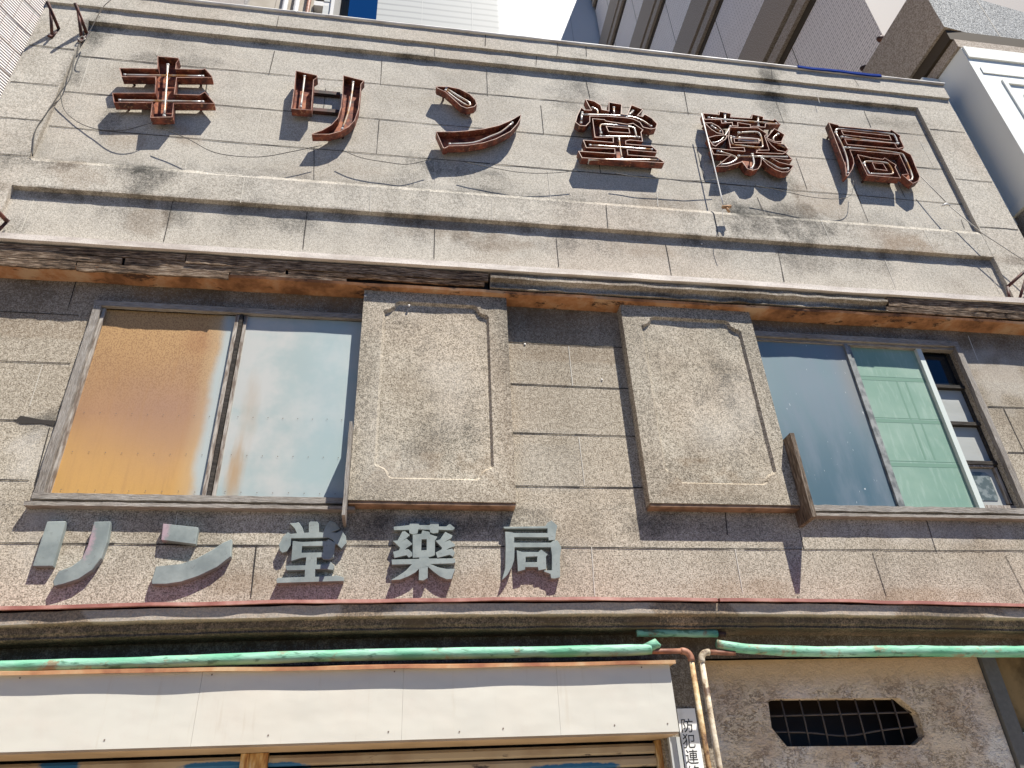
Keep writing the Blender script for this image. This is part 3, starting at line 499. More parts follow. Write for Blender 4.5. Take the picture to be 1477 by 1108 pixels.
# left window
wl_ = MB()
wl_.board(-2.21, -0.27, 0.0, 0.035, 4.972, 5.018, 0.004, seed=1); f1 = wl_.build('window', M['frame_h'], shop); f1['label'] = 'left window, boarded with one tan rusted and one pale blue metal sheet'
b = MB(); b.board(-2.205, -2.152, 0.0, 0.036, 3.528, 4.970, 0.005, seed=2); b.board(-2.150, -2.128, -0.02, 0.012, 3.528, 4.966, 0.001, seed=5, mi=1); b.build('jamb', [M['frame_v'], M['tan_sash']], f1)
b = MB(); b.board(-2.21, -0.27, 0.0, 0.036, 3.486, 3.526, 0.005, seed=3); b.board(-2.23, -0.27, 0.0, 0.062, 3.434, 3.458, 0.005, seed=4); b.build('sill', M['frame_h'], f1)
b = MB(); b.board(-1.232, -1.205, -0.02, 0.016, 3.528, 4.966, 0.001, mi=0); b.board(-1.200, -1.178, -0.02, 0.024, 3.528, 4.966, 0.001, mi=1); b.board(-1.172, -1.150, -0.02, 0.010, 3.528, 4.966, 0.001, mi=0); b.build('stile', [M['tan_sash'], M['darkframe']], f1)
sheet('metal_sheet', -2.130, -1.23, 3.524, 4.972, -0.012, M['sheet_tan'], f1, (4.12, 3.83, 3.567), 9, 'tan rusted metal sheet')
sheet('metal_sheet', -1.152, -0.255, 3.524, 4.972, -0.005, M['sheet_blue'], f1, (4.12, 3.83, 3.567), 9, 'pale blue metal sheet')

# right window
b = MB(); b.board(2.79, 4.70, 0.0, 0.035, 5.008, 5.06, 0.004, seed=11); b.board(2.79, 4.66, -0.04, 0.012, 4.985, 5.006, 0.002, seed=12); f2 = b.build('window', M['frame_h'], shop); f2['label'] = 'right window with slate blue sheet, green pane and dark lattice with papered panes'
b = MB(); b.board(4.655, 4.705, -0.06, 0.036, 3.53, 5.006, 0.005, seed=13); b.build('jamb', M['frame_v'], f2)
b = MB(); b.board(2.79, 4.72, -0.10, 0.036, 3.49, 3.532, 0.007, seed=14); b.board(2.84, 4.73, 0.0, 0.06, 3.440, 3.462, 0.004, seed=15); b.build('sill', M['frame_h'], f2)
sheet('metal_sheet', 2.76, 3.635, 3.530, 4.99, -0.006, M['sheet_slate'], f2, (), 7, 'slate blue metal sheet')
b = MB(); b.board(3.632, 3.662, -0.02, 0.014, 3.533, 4.99, 0.001, mi=0); b.board(3.666, 3.692, -0.03, 0.002, 3.533, 4.99, 0.001, mi=0); b.build('stile', M['grey_sash'], f2)
g = MB(); n, k = 6, 10; g.add([(3.69 + 0.625 * i / n, 0.026 + 0.0004 * noise.noise(Vector((i, j, 3))), 3.53 + 1.46 * j / k) for i in range(n + 1) for j in range(k + 1)], [(i * (k + 1) + j, (i + 1) * (k + 1) + j, (i + 1) * (k + 1) + j + 1, i * (k + 1) + j + 1) for i in range(n) for j in range(k)], 0, True)
for z in (4.70, 4.665, 4.31, 4.27, 3.93, 3.885): g.board(3.70, 4.30, -0.0262, -0.0251, z, z + 0.030 if z in (4.665, 4.27, 3.885) else z + 0.005, 0.0001, mi=1)
for x in (4.02, 4.10): g.board(x, x + 0.016, -0.0262, -0.0253, 3.95, 4.66, 0.0001, mi=1)
g.build('green_pane', [M['green'], M['green_dark']], f2)
b = MB(); b.box(4.300, 4.345, -0.028, 0.006, 3.533, 4.99); b.build('stile', M['pale_sash'], f2)
b = MB()
for z in (4.625, 4.275, 3.925): b.board(4.345, 4.655, -0.068, -0.030, z, z + 0.030, 0.001)
b.board(4.345, 4.652, -0.07, -0.035, 3.533, 3.585, 0.001, mi=1); b.board(4.634, 4.654, -0.08, -0.045, 3.59, 4.99, 0.001); b.board(4.612, 4.632, -0.07, -0.04, 3.60, 3.905, 0.0005, mi=1); b.board(4.345, 4.61, -0.069, -0.04, 3.907, 3.922, 0.0005, mi=1); b.build('lattice', [M['darkframe'], M['tan_sash']], f2)
for z0, z1, mt in ((4.657, 4.99, 'dark_glass'), (4.307, 4.625, 'paper_pane'), (3.957, 4.275, 'paper_pane')):
    b = MB(); b.box(4.346, 4.633, -0.080, -0.070, z0, z1); b.build('pane', M[mt], f2)
b = MB(); b.box(4.346, 4.611, -0.080, -0.070, 3.587, 3.905, 0); rr = [(4.375, 3.635), (4.545, 3.635), (4.562, 3.655), (4.562, 3.845), (4.535, 3.875), (4.375, 3.875)]; b.prism(rr, -0.0660, -0.0695, (), 1); b.build('pane', [M['paper_pane'], M['grey_glass']], f2)
b = MB(); b.box(2.7, 4.66, -0.14, -0.12, 3.5, 5.0); b.build('window_back', M['gap'], f2)

# lower cornice: red flashing, wavy plaster, chamfered underside
bow = lambda x: 0.045 * (1 - ((x - 0.9) / 3.1) ** 2) if abs(x - 0.9) < 4.2 else -0.037
lc = MB(); lc.profile([(0.0, 2.76), (0.262, 2.735), (0.262, 2.672), (0.212, 2.664), (0.206, 2.632), (0.19, 2.618), (0.195, 2.606), (0.178, 2.602), (0.0, 2.606)], XL, XR, 0.03, 0.0045, bow, seed=5, freq=7, seg=0.03)
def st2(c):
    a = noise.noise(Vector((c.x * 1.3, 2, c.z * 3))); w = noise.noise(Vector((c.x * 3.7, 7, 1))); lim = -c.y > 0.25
    return (min(1, max(0, (0.25 + 0.9 * a) if lim else 0.72 + 0.5 * w)), min(1, max(0, 0.1 + w)) * 0.6 if not lim else 0.1, (0.40 if a < 0.12 else 0.1) if lim else 0)  # underside stained heavier than the front to paint in its shade
lc.build('lower_cornice', M['ledge'], shop, st2)
fl = MB()
for x0, x1 in ((XL, 1.97), (1.985, XR)): fl.profile([(0.0, 2.776), (0.25, 2.766), (0.283, 2.763), (0.286, 2.744), (0.281, 2.741), (0.262, 2.748), (0.0, 2.764)], x0, x1, 0.05, 0.007, bow, seed=8, freq=3.1)
fl.build('flashing', M['flash'], shop)

# ground floor: right plaster wall with barred opening, posts, shutter housing
lw = MB(); hole = px([(1120, 1008), (1298, 1007), (1325, 1030), (1334, 1062), (1320, 1075), (1135, 1077), (1113, 1050), (1108, 1012)], -0.06)
lw.prism([(1.90, 0.0), (3.885, 0.0), (3.885, 2.50), (1.90, 2.50)], -0.06, -0.13, [hole]); lw.build('plaster_wall', M['plaster'], shop)
hx0 = min(p[0] for p in hole); hx1 = max(p[0] for p in hole); hz0 = min(p[1] for p in hole); hz1 = max(p[1] for p in hole)
gb = MB(); gb.add([(hx0 - .1, .45, hz0 - .1), (hx1 + .1, .45, hz0 - .1), (hx1 + .1, .45, hz1 + .1), (hx0 - .1, .45, hz1 + .1)], [(0, 1, 2, 3)], 1)
for q in ((hz0 - .1, hz0 - .1), (hz1 + .1, hz1 + .1)): gb.add([(hx0 - .1, .131, q[0]), (hx1 + .1, .131, q[0]), (hx1 + .1, .45, q[0]), (hx0 - .1, .45, q[0])], [(0, 1, 2, 3)], 1)
for q in (hx0 - .1, hx1 + .1): gb.add([(q, .131, hz0 - .1), (q, .45, hz0 - .1), (q, .45, hz1 + .1), (q, .131, hz1 + .1)], [(0, 1, 2, 3)], 1)
for i in range(7):
    xa = W(1128 + i * 26.7, 1012, -0.09).x; gb.tube([(xa, 0.10, hz0 - 0.02), (xa + 0.004, 0.10, (hz0 + hz1) / 2), (xa, 0.10, hz1 + 0.02)], 0.0055, 6)
za = W(1200, 1030, -0.09).z; zb = W(1118, 1055, -0.09).z
gb.tube([(hx0 - .02, 0.108, za), (hx1 + .02, 0.108, za)], 0.006, 6); gb.tube(smooth_path([(hx0 - .02, 0.108, zb), (hx0 + .25, 0.11, zb - .01), ((hx0 + hx1) / 2, 0.112, zb - 0.035), (hx1 - .25, 0.108, zb - 0.01), (hx1 + .02, 0.108, zb + 0.005)], 4), 0.006, 6)
gb.build('barred_opening', [M['bars'], M['ventdark']], shop)
gp = MB(); gp.prism([(3.895, 0.0), (4.0, 0.0), (4.0, 2.50), (3.895, 2.50)], -0.035, -0.12); gp.build('corner_post', M['greystone'], shop)
gp = MB(); gp.box(4.004, XR, -0.16, -0.07, 0.0, 2.50); gp.build('ochre_wall', M['ochreplaster'], shop)
gp = MB(); grid_wall(gp, 1.60, 1.895, 0.0, 2.50, 0.0, [], 0.05); gp.box(1.60, 1.895, -0.12, -0.001, 0, 2.5); gp.build('stone_post', M['stone_coarse'], shop, lambda c: (0.45, 0.3, 0))
gp = MB(); gp.box(XL, 1.598, -0.14, -0.02, 2.12, 2.50); gp.build('lintel', M['greystone'], shop)
hb = MB(); PF, PB = 0.22, 0.0
for xa, xb in ((-3.2, -1.0), (-0.9988, 0.07), (0.0708, 0.94), (0.9408, 1.622)): hb.box(xa, xb, PB, PF - 0.0006 * random.random(), 2.068, 2.43)
for x, z in [(x, 2.11) for x in (-1.42, -0.62, 0.0, 0.62, 1.25, 1.56)] + [(x, 2.415) for x in (-1.9, -0.95, 0.02, 1.45)] + [(0.38, 2.10)]:
    hb.add([(x + 0.0045 * math.cos(a), -(PF + 0.002), z + 0.0045 * math.sin(a)) for a in [math.pi / 4 * q for q in range(8)]], [tuple(range(8))], 1)
house = hb.build('shutter_housing', [M['panel'], M['rivet']], shop)
cs = MB(); cs.profile([(0.0, 2.452), (0.235, 2.448), (0.262, 2.444), (0.262, 2.424), (0.224, 2.431), (0.0, 2.431)], -3.2, 1.648, 0.05, 0.0055, seed=12, freq=2.2); cs.build('cap_strip', M['ruststrip'], house)
cs = MB(); cs.box(-3.2, 1.62, -0.09, 0.214, 2.058, 2.067); cs.build('underside', M['panel_under'], house)
rs = MB(); rs.box(-3.2, 1.60, -0.16, -0.15, 0, 2.1, 1)
for x0, x1 in ((-3.2, -0.795), (-0.645, 1.570)):
    z = 2.046
    while z > 0.1:
        rs.profile([(-0.135, z), (-0.088, z - 0.003), (-0.080, z - 0.018), (-0.082, z - 0.046), (-0.092, z - 0.058), (-0.135, z - 0.060)], x0, x1, 2.6); z -= 0.067
rs.build('roller_shutter', [M['slat'], M['gap']], shop)
rp = MB(); rp.box(-0.792, -0.75, -0.12, -0.06, 0, 2.055); rp.box(-0.69, -0.648, -0.12, -0.06, 0, 2.055); rp.box(-0.75, -0.69, -0.12, -0.068, 0, 2.055); rp.build('shutter_post', M['amber'], shop)
rp = MB(); rp.board(1.572, 1.612, -0.12, -0.05, 0, 2.055, 0.002); rp.build('door_post', M['amber'], shop)
rp = MB(); rp.box(1.622, 1.662, 0.002, 0.035, 0, 2.06); rp.box(1.666, 1.690, 0.002, 0.03, 0, 2.06); rp.box(1.662, 1.666, 0.002, 0.01, 0, 2.06, 1); rp.box(1.69, 1.694, 0.002, 0.01, 0, 2.06, 1); rp.build('guide_rail', [M['greypost'], M['gap']], shop)

for x, y, d in ((757, 497, 0), (868, 548, 0), (527, 427, .1), (590, 441, .1), (516, 409, .1), (1012, 352, 0)):
    q = W(x, y, d); b = MB(); b.tube([q + Vector((0, 0.004, 0)), q + Vector((0, -0.006, 0))], 0.008, 8); b.build('screw_head', M['porcelain'], shop)
# loose guide boards standing out beside the shutter cases
b = MB(); b.board(2.803, 2.836, 0.0, 0.205, 3.375, 4.02, 0.004, 0.05, seed=21)
for i, v in enumerate(b.v):
    if v[2] < 3.40 and v[1] > -0.1: b.v[i] = (v[0], v[1], v[2] - 0.0)
o = b.build('stop_board', M['board_v'], shop); o['label'] = 'brown weathered board standing out beside the right shutter case'
b = MB(); b.board(-0.338, -0.318, 0.0, 0.205, 3.34, 4.0, 0.002, 0.05, seed=22); o = b.build('stop_board', M['frame_v'], shop); o['label'] = 'pale grey board standing out beside the left shutter case'

# ------------------------------------------------------------------ letters
NG = 'rusty open neon letters along the parapet'
def letter_box(polys, parent, front=0.12, back=0.048):
    b = MB()
    for outer, holes in polys:
        loops = [(outer, 0.006)] + [(h, -0.006) for h in holes]; ins = []
        for L, t in loops:
            I = inset(L, t); ins.append(I); n = len(L)
            vs = [(x, -front, z) for x, z in L] + [(x, -front, z) for x, z in I] + [(x, -back, z) for x, z in L] + [(x, -back, z) for x, z in I]
            for i in range(n):
                j = (i + 1) % n
                b.add([vs[i], vs[j], vs[n + j], vs[n + i]], [(0, 1, 2, 3)], 1)
                b.add([vs[i], vs[j], vs[2 * n + j], vs[2 * n + i]], [(0, 1, 2, 3)], 0)
                b.add([vs[n + i], vs[n + j], vs[3 * n + j], vs[3 * n + i]], [(0, 1, 2, 3)], 0)
        tri = tessellate_polygon([[Vector((x, z, 0)) for x, z in L] for L, t in loops]); flat = [p for L, t in loops for p in L]
        b.add([(x, -back - 0.001, z) for x, z in flat], tri, 2); b.add([(x, -back + 0.002, z) for x, z in flat], tri, 0)
    return b.build('letter_box', [M['rust'], M['rim'], M['plate']], parent, recalc=False)
def neon_letter(label, O, boxes, tubes, posts, rails=()):
    ox, oy, s = O; c = W(ox + 90, oy + 70, 0); root = empty('neon_letter', (c.x, 0, c.z), label, 'sign letter', NG)
    for polys in boxes:
        letter_box([(px(o, 0.12, ox, oy, s), [px(h, 0.12, ox, oy, s) for h in hs]) for o, hs in polys], root)
    for T in tubes:
        r = 0.0092; P = T
        pts = p3(P, 0.104, ox, oy, s); b = MB(); b.tube(pts if len(pts) < 3 else smooth_path(pts, 3), r, 8)
        for q in (pts[0], pts[-1]): b.tube([q, q + Vector((0, 0.05, -0.004))], 0.006, 6); b.tube([q + Vector((-.010, 0, 0)), q + Vector((.010, 0, 0))], 0.0115, 8, 1)
        b.build('neon_tube', [M['glass_tube'], M['porcelain']], root)
    for P in posts:
        b = MB(); q = W(ox + P[0] / s, oy + P[1] / s, 0.12); b.tube([(q.x, -0.05, q.z), (q.x, 0.004, q.z)], 0.011, 6); b.build('mounting_post', M['steel'], root)
    for (x0, y0, x1, y1) in rails:
        b = MB(); a = W(ox + x0 / s, oy + y0 / s, 0.03); e = W(ox + x1 / s, oy + y1 / s, 0.03); b.box(a.x, e.x, 0.006, 0.044, a.z - 0.03, a.z + 0.012); b.build('mounting_rail', M['steel'], root)
    return root
K = 1477 / 180
neon_letter('rusty open neon letter with two crossbars on one upright, first on the parapet', (140, 70, K),
    [[([(715, 90), (962, 112), (972, 132), (940, 172), (935, 240), (1238, 247), (1278, 235), (1362, 327), (1362, 345), (945, 345), (918, 538), (1213, 548), (1277, 510), (1388, 642), (1385, 652), (908, 650), (893, 812), (628, 818), (650, 642), (196, 640), (178, 525), (682, 525), (692, 338), (290, 335), (262, 230), (712, 238)], [])]],
    [[(330, 315), (800, 322), (1250, 330)], [(270, 615), (760, 622), (1250, 632)], [(838, 195), (815, 520), (795, 800)]], [(400, 300), (1200, 310), (330, 590), (1200, 600), (760, 760)])
neon_letter('rusty open neon letter of two upright strokes, one short and one curved, joined by rails', (390, 80, K),
    [[([(300, 180), (555, 235), (558, 262), (515, 290), (487, 650), (245, 632), (278, 400)], [])], [([(862, 235), (1112, 297), (1075, 342), (1062, 500), (1045, 640), (1000, 770), (930, 845), (830, 900), (700, 935), (490, 935), (490, 925), (610, 885), (720, 820), (795, 740), (832, 620), (852, 450)], [])]],
    [[(405, 250), (385, 420), (360, 610)], [(980, 320), (960, 480), (920, 680), (850, 870)]], [(380, 300), (360, 560), (980, 350), (850, 850)], [(520, 430, 830, 430), (500, 640, 815, 640)])
neon_letter('rusty open neon letter of a leaf-shaped dot above a boat-shaped sweep', (600, 110, K),
    [[([(235, 120), (390, 122), (520, 150), (640, 212), (705, 278), (722, 328), (690, 362), (600, 380), (530, 352), (440, 270), (345, 185), (250, 142)], [])], [([(235, 655), (450, 655), (620, 643), (800, 620), (980, 580), (1120, 520), (1245, 452), (1240, 500), (1200, 570), (1120, 655), (950, 742), (800, 790), (600, 822), (390, 828), (345, 852), (322, 850)], [])]],
    [[(360, 148), (500, 235), (635, 318), (612, 352), (470, 265), (350, 170)], [(400, 805), (680, 790), (880, 715), (1010, 660), (1140, 555)]], [(330, 160), (650, 320), (400, 760), (1050, 640)])
neon_letter('rusty open neon letter with three prongs over a box and stacked bars, full of tubes', (800, 130, K),
    [[([(362, 105), (470, 130), (548, 178), (562, 228), (640, 245), (640, 140), (797, 168), (790, 280), (862, 290), (905, 172), (1048, 228), (1030, 250), (985, 300), (1040, 310), (1062, 280), (1150, 330), (1218, 400), (1200, 452), (1140, 462), (1045, 440), (1005, 380), (930, 345), (850, 330), (620, 312), (420, 310), (420, 375), (372, 425), (300, 422), (245, 380), (265, 300), (315, 200), (352, 232), (432, 235), (400, 180)], [])],
     [([(445, 335), (590, 347), (610, 364), (860, 402), (930, 390), (1050, 470), (1025, 500), (1045, 608), (892, 592), (845, 602), (845, 636), (1150, 660), (1218, 718), (1206, 738), (862, 708), (870, 765), (1210, 790), (1303, 852), (1292, 862), (322, 802), (278, 720), (712, 750), (708, 695), (372, 682), (335, 588), (692, 617), (690, 562), (475, 560)], [[(615, 430), (875, 455), (887, 505), (640, 488)]])]],
    [[(330, 292), (600, 298), (850, 312), (1000, 345), (1140, 430)], [(325, 270), (312, 390)], [(450, 210), (505, 240), (508, 300)], [(700, 210), (706, 310)], [(925, 250), (852, 325)], [(548, 510), (542, 420), (640, 412), (910, 440), (950, 480), (966, 555)], [(545, 550), (780, 552), (1000, 562)], [(420, 655), (800, 680), (1150, 705)], [(760, 560), (775, 690), (795, 810)], [(410, 822), (800, 826), (1230, 828)]], [(300, 350), (1150, 420), (500, 540), (1000, 580), (420, 760), (1180, 820)])
neon_letter('rusty open neon letter with leaf-shaped strokes round a square, beside a thin white rod', (990, 140, K),
    [[([(193, 188), (385, 205), (388, 168), (533, 195), (527, 235), (770, 250), (776, 203), (918, 232), (912, 262), (1028, 275), (1042, 255), (1118, 322), (940, 318), (935, 360), (795, 348), (755, 360), (755, 328), (610, 305), (615, 348), (545, 340), (540, 302), (418, 312), (408, 270), (215, 265)], [])],
     [([(512, 352), (600, 358), (850, 362), (960, 437), (930, 462), (985, 630), (845, 632), (833, 655), (1140, 668), (1175, 652), (1257, 738), (1210, 745), (1010, 722), (1100, 770), (1272, 812), (1240, 860), (1200, 888), (1130, 890), (1050, 860), (960, 800), (890, 728), (885, 800), (850, 852), (790, 868), (720, 850), (662, 768), (590, 792), (480, 822), (355, 822), (430, 760), (520, 692), (320, 678), (288, 602), (690, 640), (680, 600), (520, 602), (495, 480)], [[(568, 492), (850, 500), (858, 540), (575, 535)]])],
     [([(213, 303), (300, 303), (380, 345), (432, 400), (442, 442), (360, 425), (290, 380)], [])], [([(250, 480), (340, 455), (440, 446), (490, 452), (465, 500), (400, 542), (350, 582), (315, 572)], [])], [([(945, 485), (1040, 370), (1167, 445), (1130, 530), (1050, 530)], [])], [([(952, 500), (1040, 536), (1160, 558), (1212, 620), (1180, 652), (1080, 632), (1010, 575)], [])]],
    [[(265, 248), (450, 268), (800, 295), (1060, 318)], [(455, 210), (460, 300)], [(848, 235), (850, 345)], [(300, 345), (400, 410)], [(320, 545), (400, 520), (470, 440), (520, 350)], [(525, 470), (545, 560), (680, 580), (880, 600), (900, 560), (870, 440), (800, 415), (620, 425)], [(560, 480), (840, 500), (845, 530), (620, 510)], [(1085, 440), (1030, 485), (1050, 540), (1190, 610)], [(370, 640), (560, 700), (590, 740), (500, 790), (410, 800)], [(620, 700), (1190, 712)], [(780, 680), (800, 790), (770, 850)], [(890, 725), (1000, 790), (1110, 850), (1200, 850)]], [(300, 230), (1040, 300), (400, 770), (1180, 840), (790, 820)])
neon_letter('rusty open neon letter shaped like a flag over a small square, rightmost on the parapet', (1170, 160, K),
    [[([(205, 135), (320, 165), (332, 178), (930, 237), (945, 218), (1062, 297), (1052, 318), (1102, 430), (1045, 442), (1182, 517), (1290, 780), (1275, 830), (1205, 860), (1155, 825), (1072, 752), (1147, 745), (1042, 517), (462, 464), (500, 560), (510, 620), (490, 690), (435, 775), (412, 770), (400, 640), (300, 380)], [[(362, 235), (925, 295), (945, 342), (385, 280)], [(402, 335), (985, 385), (1010, 430), (1035, 448), (430, 395)]])],
     [([(545, 515), (690, 548), (850, 570), (870, 553), (1010, 642), (997, 665), (1062, 797), (665, 762)], [[(728, 615), (850, 628), (895, 703), (760, 685)]])]],
    [[(295, 255), (320, 215), (600, 235), (930, 272), (990, 300), (1025, 385)], [(365, 310), (600, 345), (1020, 392)], [(290, 260), (380, 440), (430, 600), (435, 740)], [(400, 435), (700, 460), (1030, 502), (1100, 545), (1200, 785), (1150, 830)], [(625, 620), (660, 600), (860, 612), (920, 640), (965, 720), (940, 752), (720, 745), (685, 740), (625, 630)]], [(260, 220), (1000, 300), (430, 640), (1220, 800), (680, 740), (1000, 760)])

WG = 'grey painted wooden letters above the lower cornice'
def wood_letter(label, pieces, ox, oy, s):
    allp = [W(ox + x / s, oy + y / s) for o, h in pieces for x, y in o]; c = sum((p for p in allp), Vector()) / len(allp)
    b = MB()
    for i, (o, hs) in enumerate(pieces): b.prism(px(o, 0.043, ox, oy, s), 0.043 + 0.0013 * i, 0.0005, [px(h, 0.043, ox, oy, s) for h in hs])
    ob = b.build('wooden_letter', M['letter']); tag(ob, label, 'sign letter', WG)
    bv = ob.modifiers.new('bevel', 'BEVEL'); bv.width = 0.0035; bv.segments = 1; bv.limit_method = 'ANGLE'; bv.angle_limit = math.radians(40)
    return ob
k1 = 1477 / 310
wood_letter('grey wooden letter of two slanting strokes with pink paint traces, leftmost above the lower cornice', [([(133, 58), (262, 55), (170, 367), (32, 367)], []), ([(455, 60), (570, 57), (545, 200), (505, 310), (440, 395), (350, 455), (250, 488), (180, 505), (172, 470), (212, 400), (300, 368), (370, 315), (412, 225)], [])], 40, 740, k1)
wood_letter('grey wooden letter of a slab-like dot over a curved upward sweep', [([(928, 72), (1172, 98), (1152, 215), (915, 185)], []), ([(880, 368), (1040, 352), (1150, 318), (1260, 258), (1340, 205), (1402, 178), (1396, 300), (1300, 375), (1180, 432), (1050, 475), (950, 490), (852, 490), (850, 468)], [])], 40, 740, k1)
k2 = 1193 / 140
wood_letter('grey wooden letter with three prongs over box and bars, its right half in shadow', [([(330, 257), (410, 250), (385, 190), (320, 125), (400, 122), (432, 110), (480, 180), (500, 245), (557, 240), (557, 120), (580, 103), (660, 105), (680, 130), (680, 235), (732, 240), (770, 150), (815, 92), (890, 120), (940, 190), (910, 212), (830, 237), (900, 242), (960, 212), (1015, 290), (1020, 370), (960, 437), (920, 400), (880, 370), (850, 330), (800, 302), (340, 312), (330, 400), (290, 470), (232, 490), (200, 460), (190, 390), (240, 290), (300, 235)], []),
    ([(360, 345), (465, 358), (770, 345), (800, 322), (890, 372), (880, 400), (860, 540), (800, 575), (730, 567), (720, 545), (655, 550), (650, 635), (780, 635), (830, 602), (870, 650), (855, 702), (780, 692), (635, 692), (632, 785), (860, 775), (890, 765), (987, 790), (985, 837), (165, 862), (158, 825), (175, 800), (505, 787), (510, 702), (285, 707), (270, 650), (515, 645), (525, 547), (470, 552), (340, 592)], [[(475, 410), (735, 405), (730, 485), (465, 490)]])], 380, 740, k2)
k3 = 1108 / 130
wood_letter('grey wooden letter with barred top, zigzag sides and splayed legs, above the red flashing', [([(150, 170), (345, 150), (350, 122), (460, 125), (465, 150), (598, 148), (598, 98), (707, 110), (707, 165), (800, 165), (840, 130), (905, 185), (880, 212), (705, 207), (700, 242), (640, 252), (600, 237), (595, 207), (455, 202), (445, 252), (390, 264), (345, 247), (340, 207), (155, 212)], []),
    ([(385, 268), (490, 258), (505, 214), (590, 232), (600, 264), (690, 294), (660, 340), (658, 520), (600, 542), (385, 552)], [[(495, 325), (557, 325), (557, 458), (490, 462)]]), ([(125, 575), (465, 566), (466, 548), (575, 544), (590, 562), (905, 560), (912, 610), (880, 622), (600, 630), (640, 645), (700, 670), (800, 690), (910, 688), (880, 760), (865, 812), (800, 815), (720, 782), (640, 722), (572, 662), (570, 800), (515, 832), (460, 825), (462, 690), (420, 732), (330, 782), (230, 820), (120, 827), (200, 780), (300, 712), (375, 632), (130, 637)], []),
    ([(258, 230), (290, 227), (352, 275), (320, 302), (265, 347), (310, 317), (384, 385), (330, 420), (290, 452), (330, 447), (380, 490), (380, 530), (340, 552), (310, 522), (160, 556), (143, 480), (215, 460), (230, 430), (140, 345), (200, 340)], []), ([(785, 235), (875, 280), (860, 312), (775, 360), (840, 337), (905, 390), (900, 412), (840, 432), (800, 457), (870, 442), (905, 490), (880, 542), (840, 517), (690, 556), (667, 490), (740, 452), (745, 430), (665, 345), (720, 330)], [])], 550, 740, k3)
k4 = 1023 / 120
wood_letter('grey wooden letter shaped like a flag over a small square, rightmost above the lower cornice', [([(133, 170), (650, 162), (680, 118), (730, 92), (802, 155), (785, 230), (775, 330), (695, 337), (690, 300), (270, 298), (270, 365), (720, 365), (752, 340), (802, 335), (850, 420), (832, 560), (835, 790), (770, 807), (725, 802), (715, 750), (640, 722), (640, 705), (735, 705), (735, 520), (720, 422), (275, 422), (270, 580), (240, 670), (180, 770), (120, 827), (132, 780), (160, 680), (165, 400), (158, 230), (230, 235), (270, 247), (680, 247), (680, 190), (150, 192)], []), ([(300, 460), (370, 480), (565, 482), (600, 450), (682, 510), (660, 540), (665, 690), (570, 707), (560, 667), (405, 667), (405, 697), (315, 722)], [[(410, 540), (555, 535), (550, 605), (410, 607)]])], 710, 740, k4)

# ------------------------------------------------------------------ brackets, cables, rod
def bracket(tip, wa, wb_, label, r=0.016):
    tip, wa, wb_ = Vector(tip), Vector(wa), Vector(wb_); root = empty('wall_bracket', wa, label, 'bracket', 'iron brackets on the parapet')
    b = MB(); t = r; d = (tip - wa)
    def bar(p, q, w):
        b.tube([p, q], w, 4)
    bar(wa, tip, t); b.build('arm', M['iron'], root)
    b = MB(); bar(wb_, wa.lerp(tip, 0.72), t * 0.85); b.build('strut', M['iron'], root)
    b = MB(); b.tube([wa + Vector((0, 0.01, 0.02)), wb_ + Vector((0, 0.0, -0.03))], t * 0.9, 4); b.tube([wb_ + Vector((0, 0.0, 0)), wb_ + Vector((-0.005, -0.03, -0.05))], 0.012, 5); b.build('wall_plate', M['iron'], root)
    return root
bracket(W(68, 2, 0.245), W(85, 42, .05), W(75, 52, .05), 'rusty iron bracket next to the tiled neighbour, at the outer end of the parapet')
bracket(W(108, 4, 0.245), W(125, 48, .03), W(118, 58, .03), 'rusty iron bracket with a coil of wire, nearer the first neon letter')
bracket(W(-16, 292, 0.245), W(10, 319, .05), W(-2, 330, .05), 'rusty iron bracket cut by the left picture edge, low on the parapet')
rb = empty('wall_bracket', W(1470, 431, .2), 'rusty iron bracket standing on the cornice end, holding the taut cable', 'bracket', 'iron brackets on the parapet')
b = MB(); b.tube([W(1457, 433, .17), W(1453, 414, .17)], 0.014, 4); b.tube([W(1453, 414, .17), W(1500, 372, .17)], 0.014, 4); b.build('arm', M['iron'], rb)
b = MB(); b.tube([W(1470, 433, .19), W(1485, 385, .17)], 0.013, 4); b.build('strut', M['iron'], rb)

def cable(label, pts, d, r=0.0035, mat='cable', zoom=(0, 0, 1), group='wires strung along the parapet'):
    P = smooth_path(p3(pts, d, *zoom), 6); b = MB(); b.tube(P, r, 6); o = b.build('wire', M[mat]); tag(o, label, 'wire', group); return o
z1 = (0, 0, 2.954); z2 = (480, 0, 2.954); z3 = (977, 0, 2.954)
cable('black wire running down the left pilaster from the coil bracket', [(318, 235), (300, 330), (257, 395), (195, 487), (150, 560), (138, 665)], 0.055, 0.0045, zoom=z1)
cable('thin black wire sagging from the left pilaster to under the first neon letter', [(257, 400), (275, 470), (335, 522), (420, 552), (520, 556), (600, 537), (650, 522)], [.052, .02, .02, .04, .08, .1, .1], 0.003, zoom=z1)
cable('thin wire sagging between the first and the second neon letters', [(690, 548), (800, 592), (900, 645), (1000, 665), (1120, 668), (1250, 645), (1370, 620)], .1, 0.003, zoom=z1)
cable('thin wire sagging between the second and the third neon letters', [(40, 640), (120, 672), (220, 690), (320, 700), (420, 678)], .08, 0.003, zoom=z2)
cable('thin wire between the boat-shaped letter and the pronged letter', [(560, 690), (680, 715), (800, 735), (920, 738), (1040, 728)], .09, 0.003, zoom=z2)
cable('thin wire between the pronged and the leafy neon letters', [(1200, 738), (1300, 755), (1400, 762), (1480, 768), (1560, 770), (1640, 765)], .08, 0.003, zoom=z2)
cable('thin double-looped wire below the leafy and the flag-shaped neon letters', [(330, 790), (440, 812), (560, 838), (680, 848), (740, 830), (750, 770)], .09, 0.003, zoom=z3)
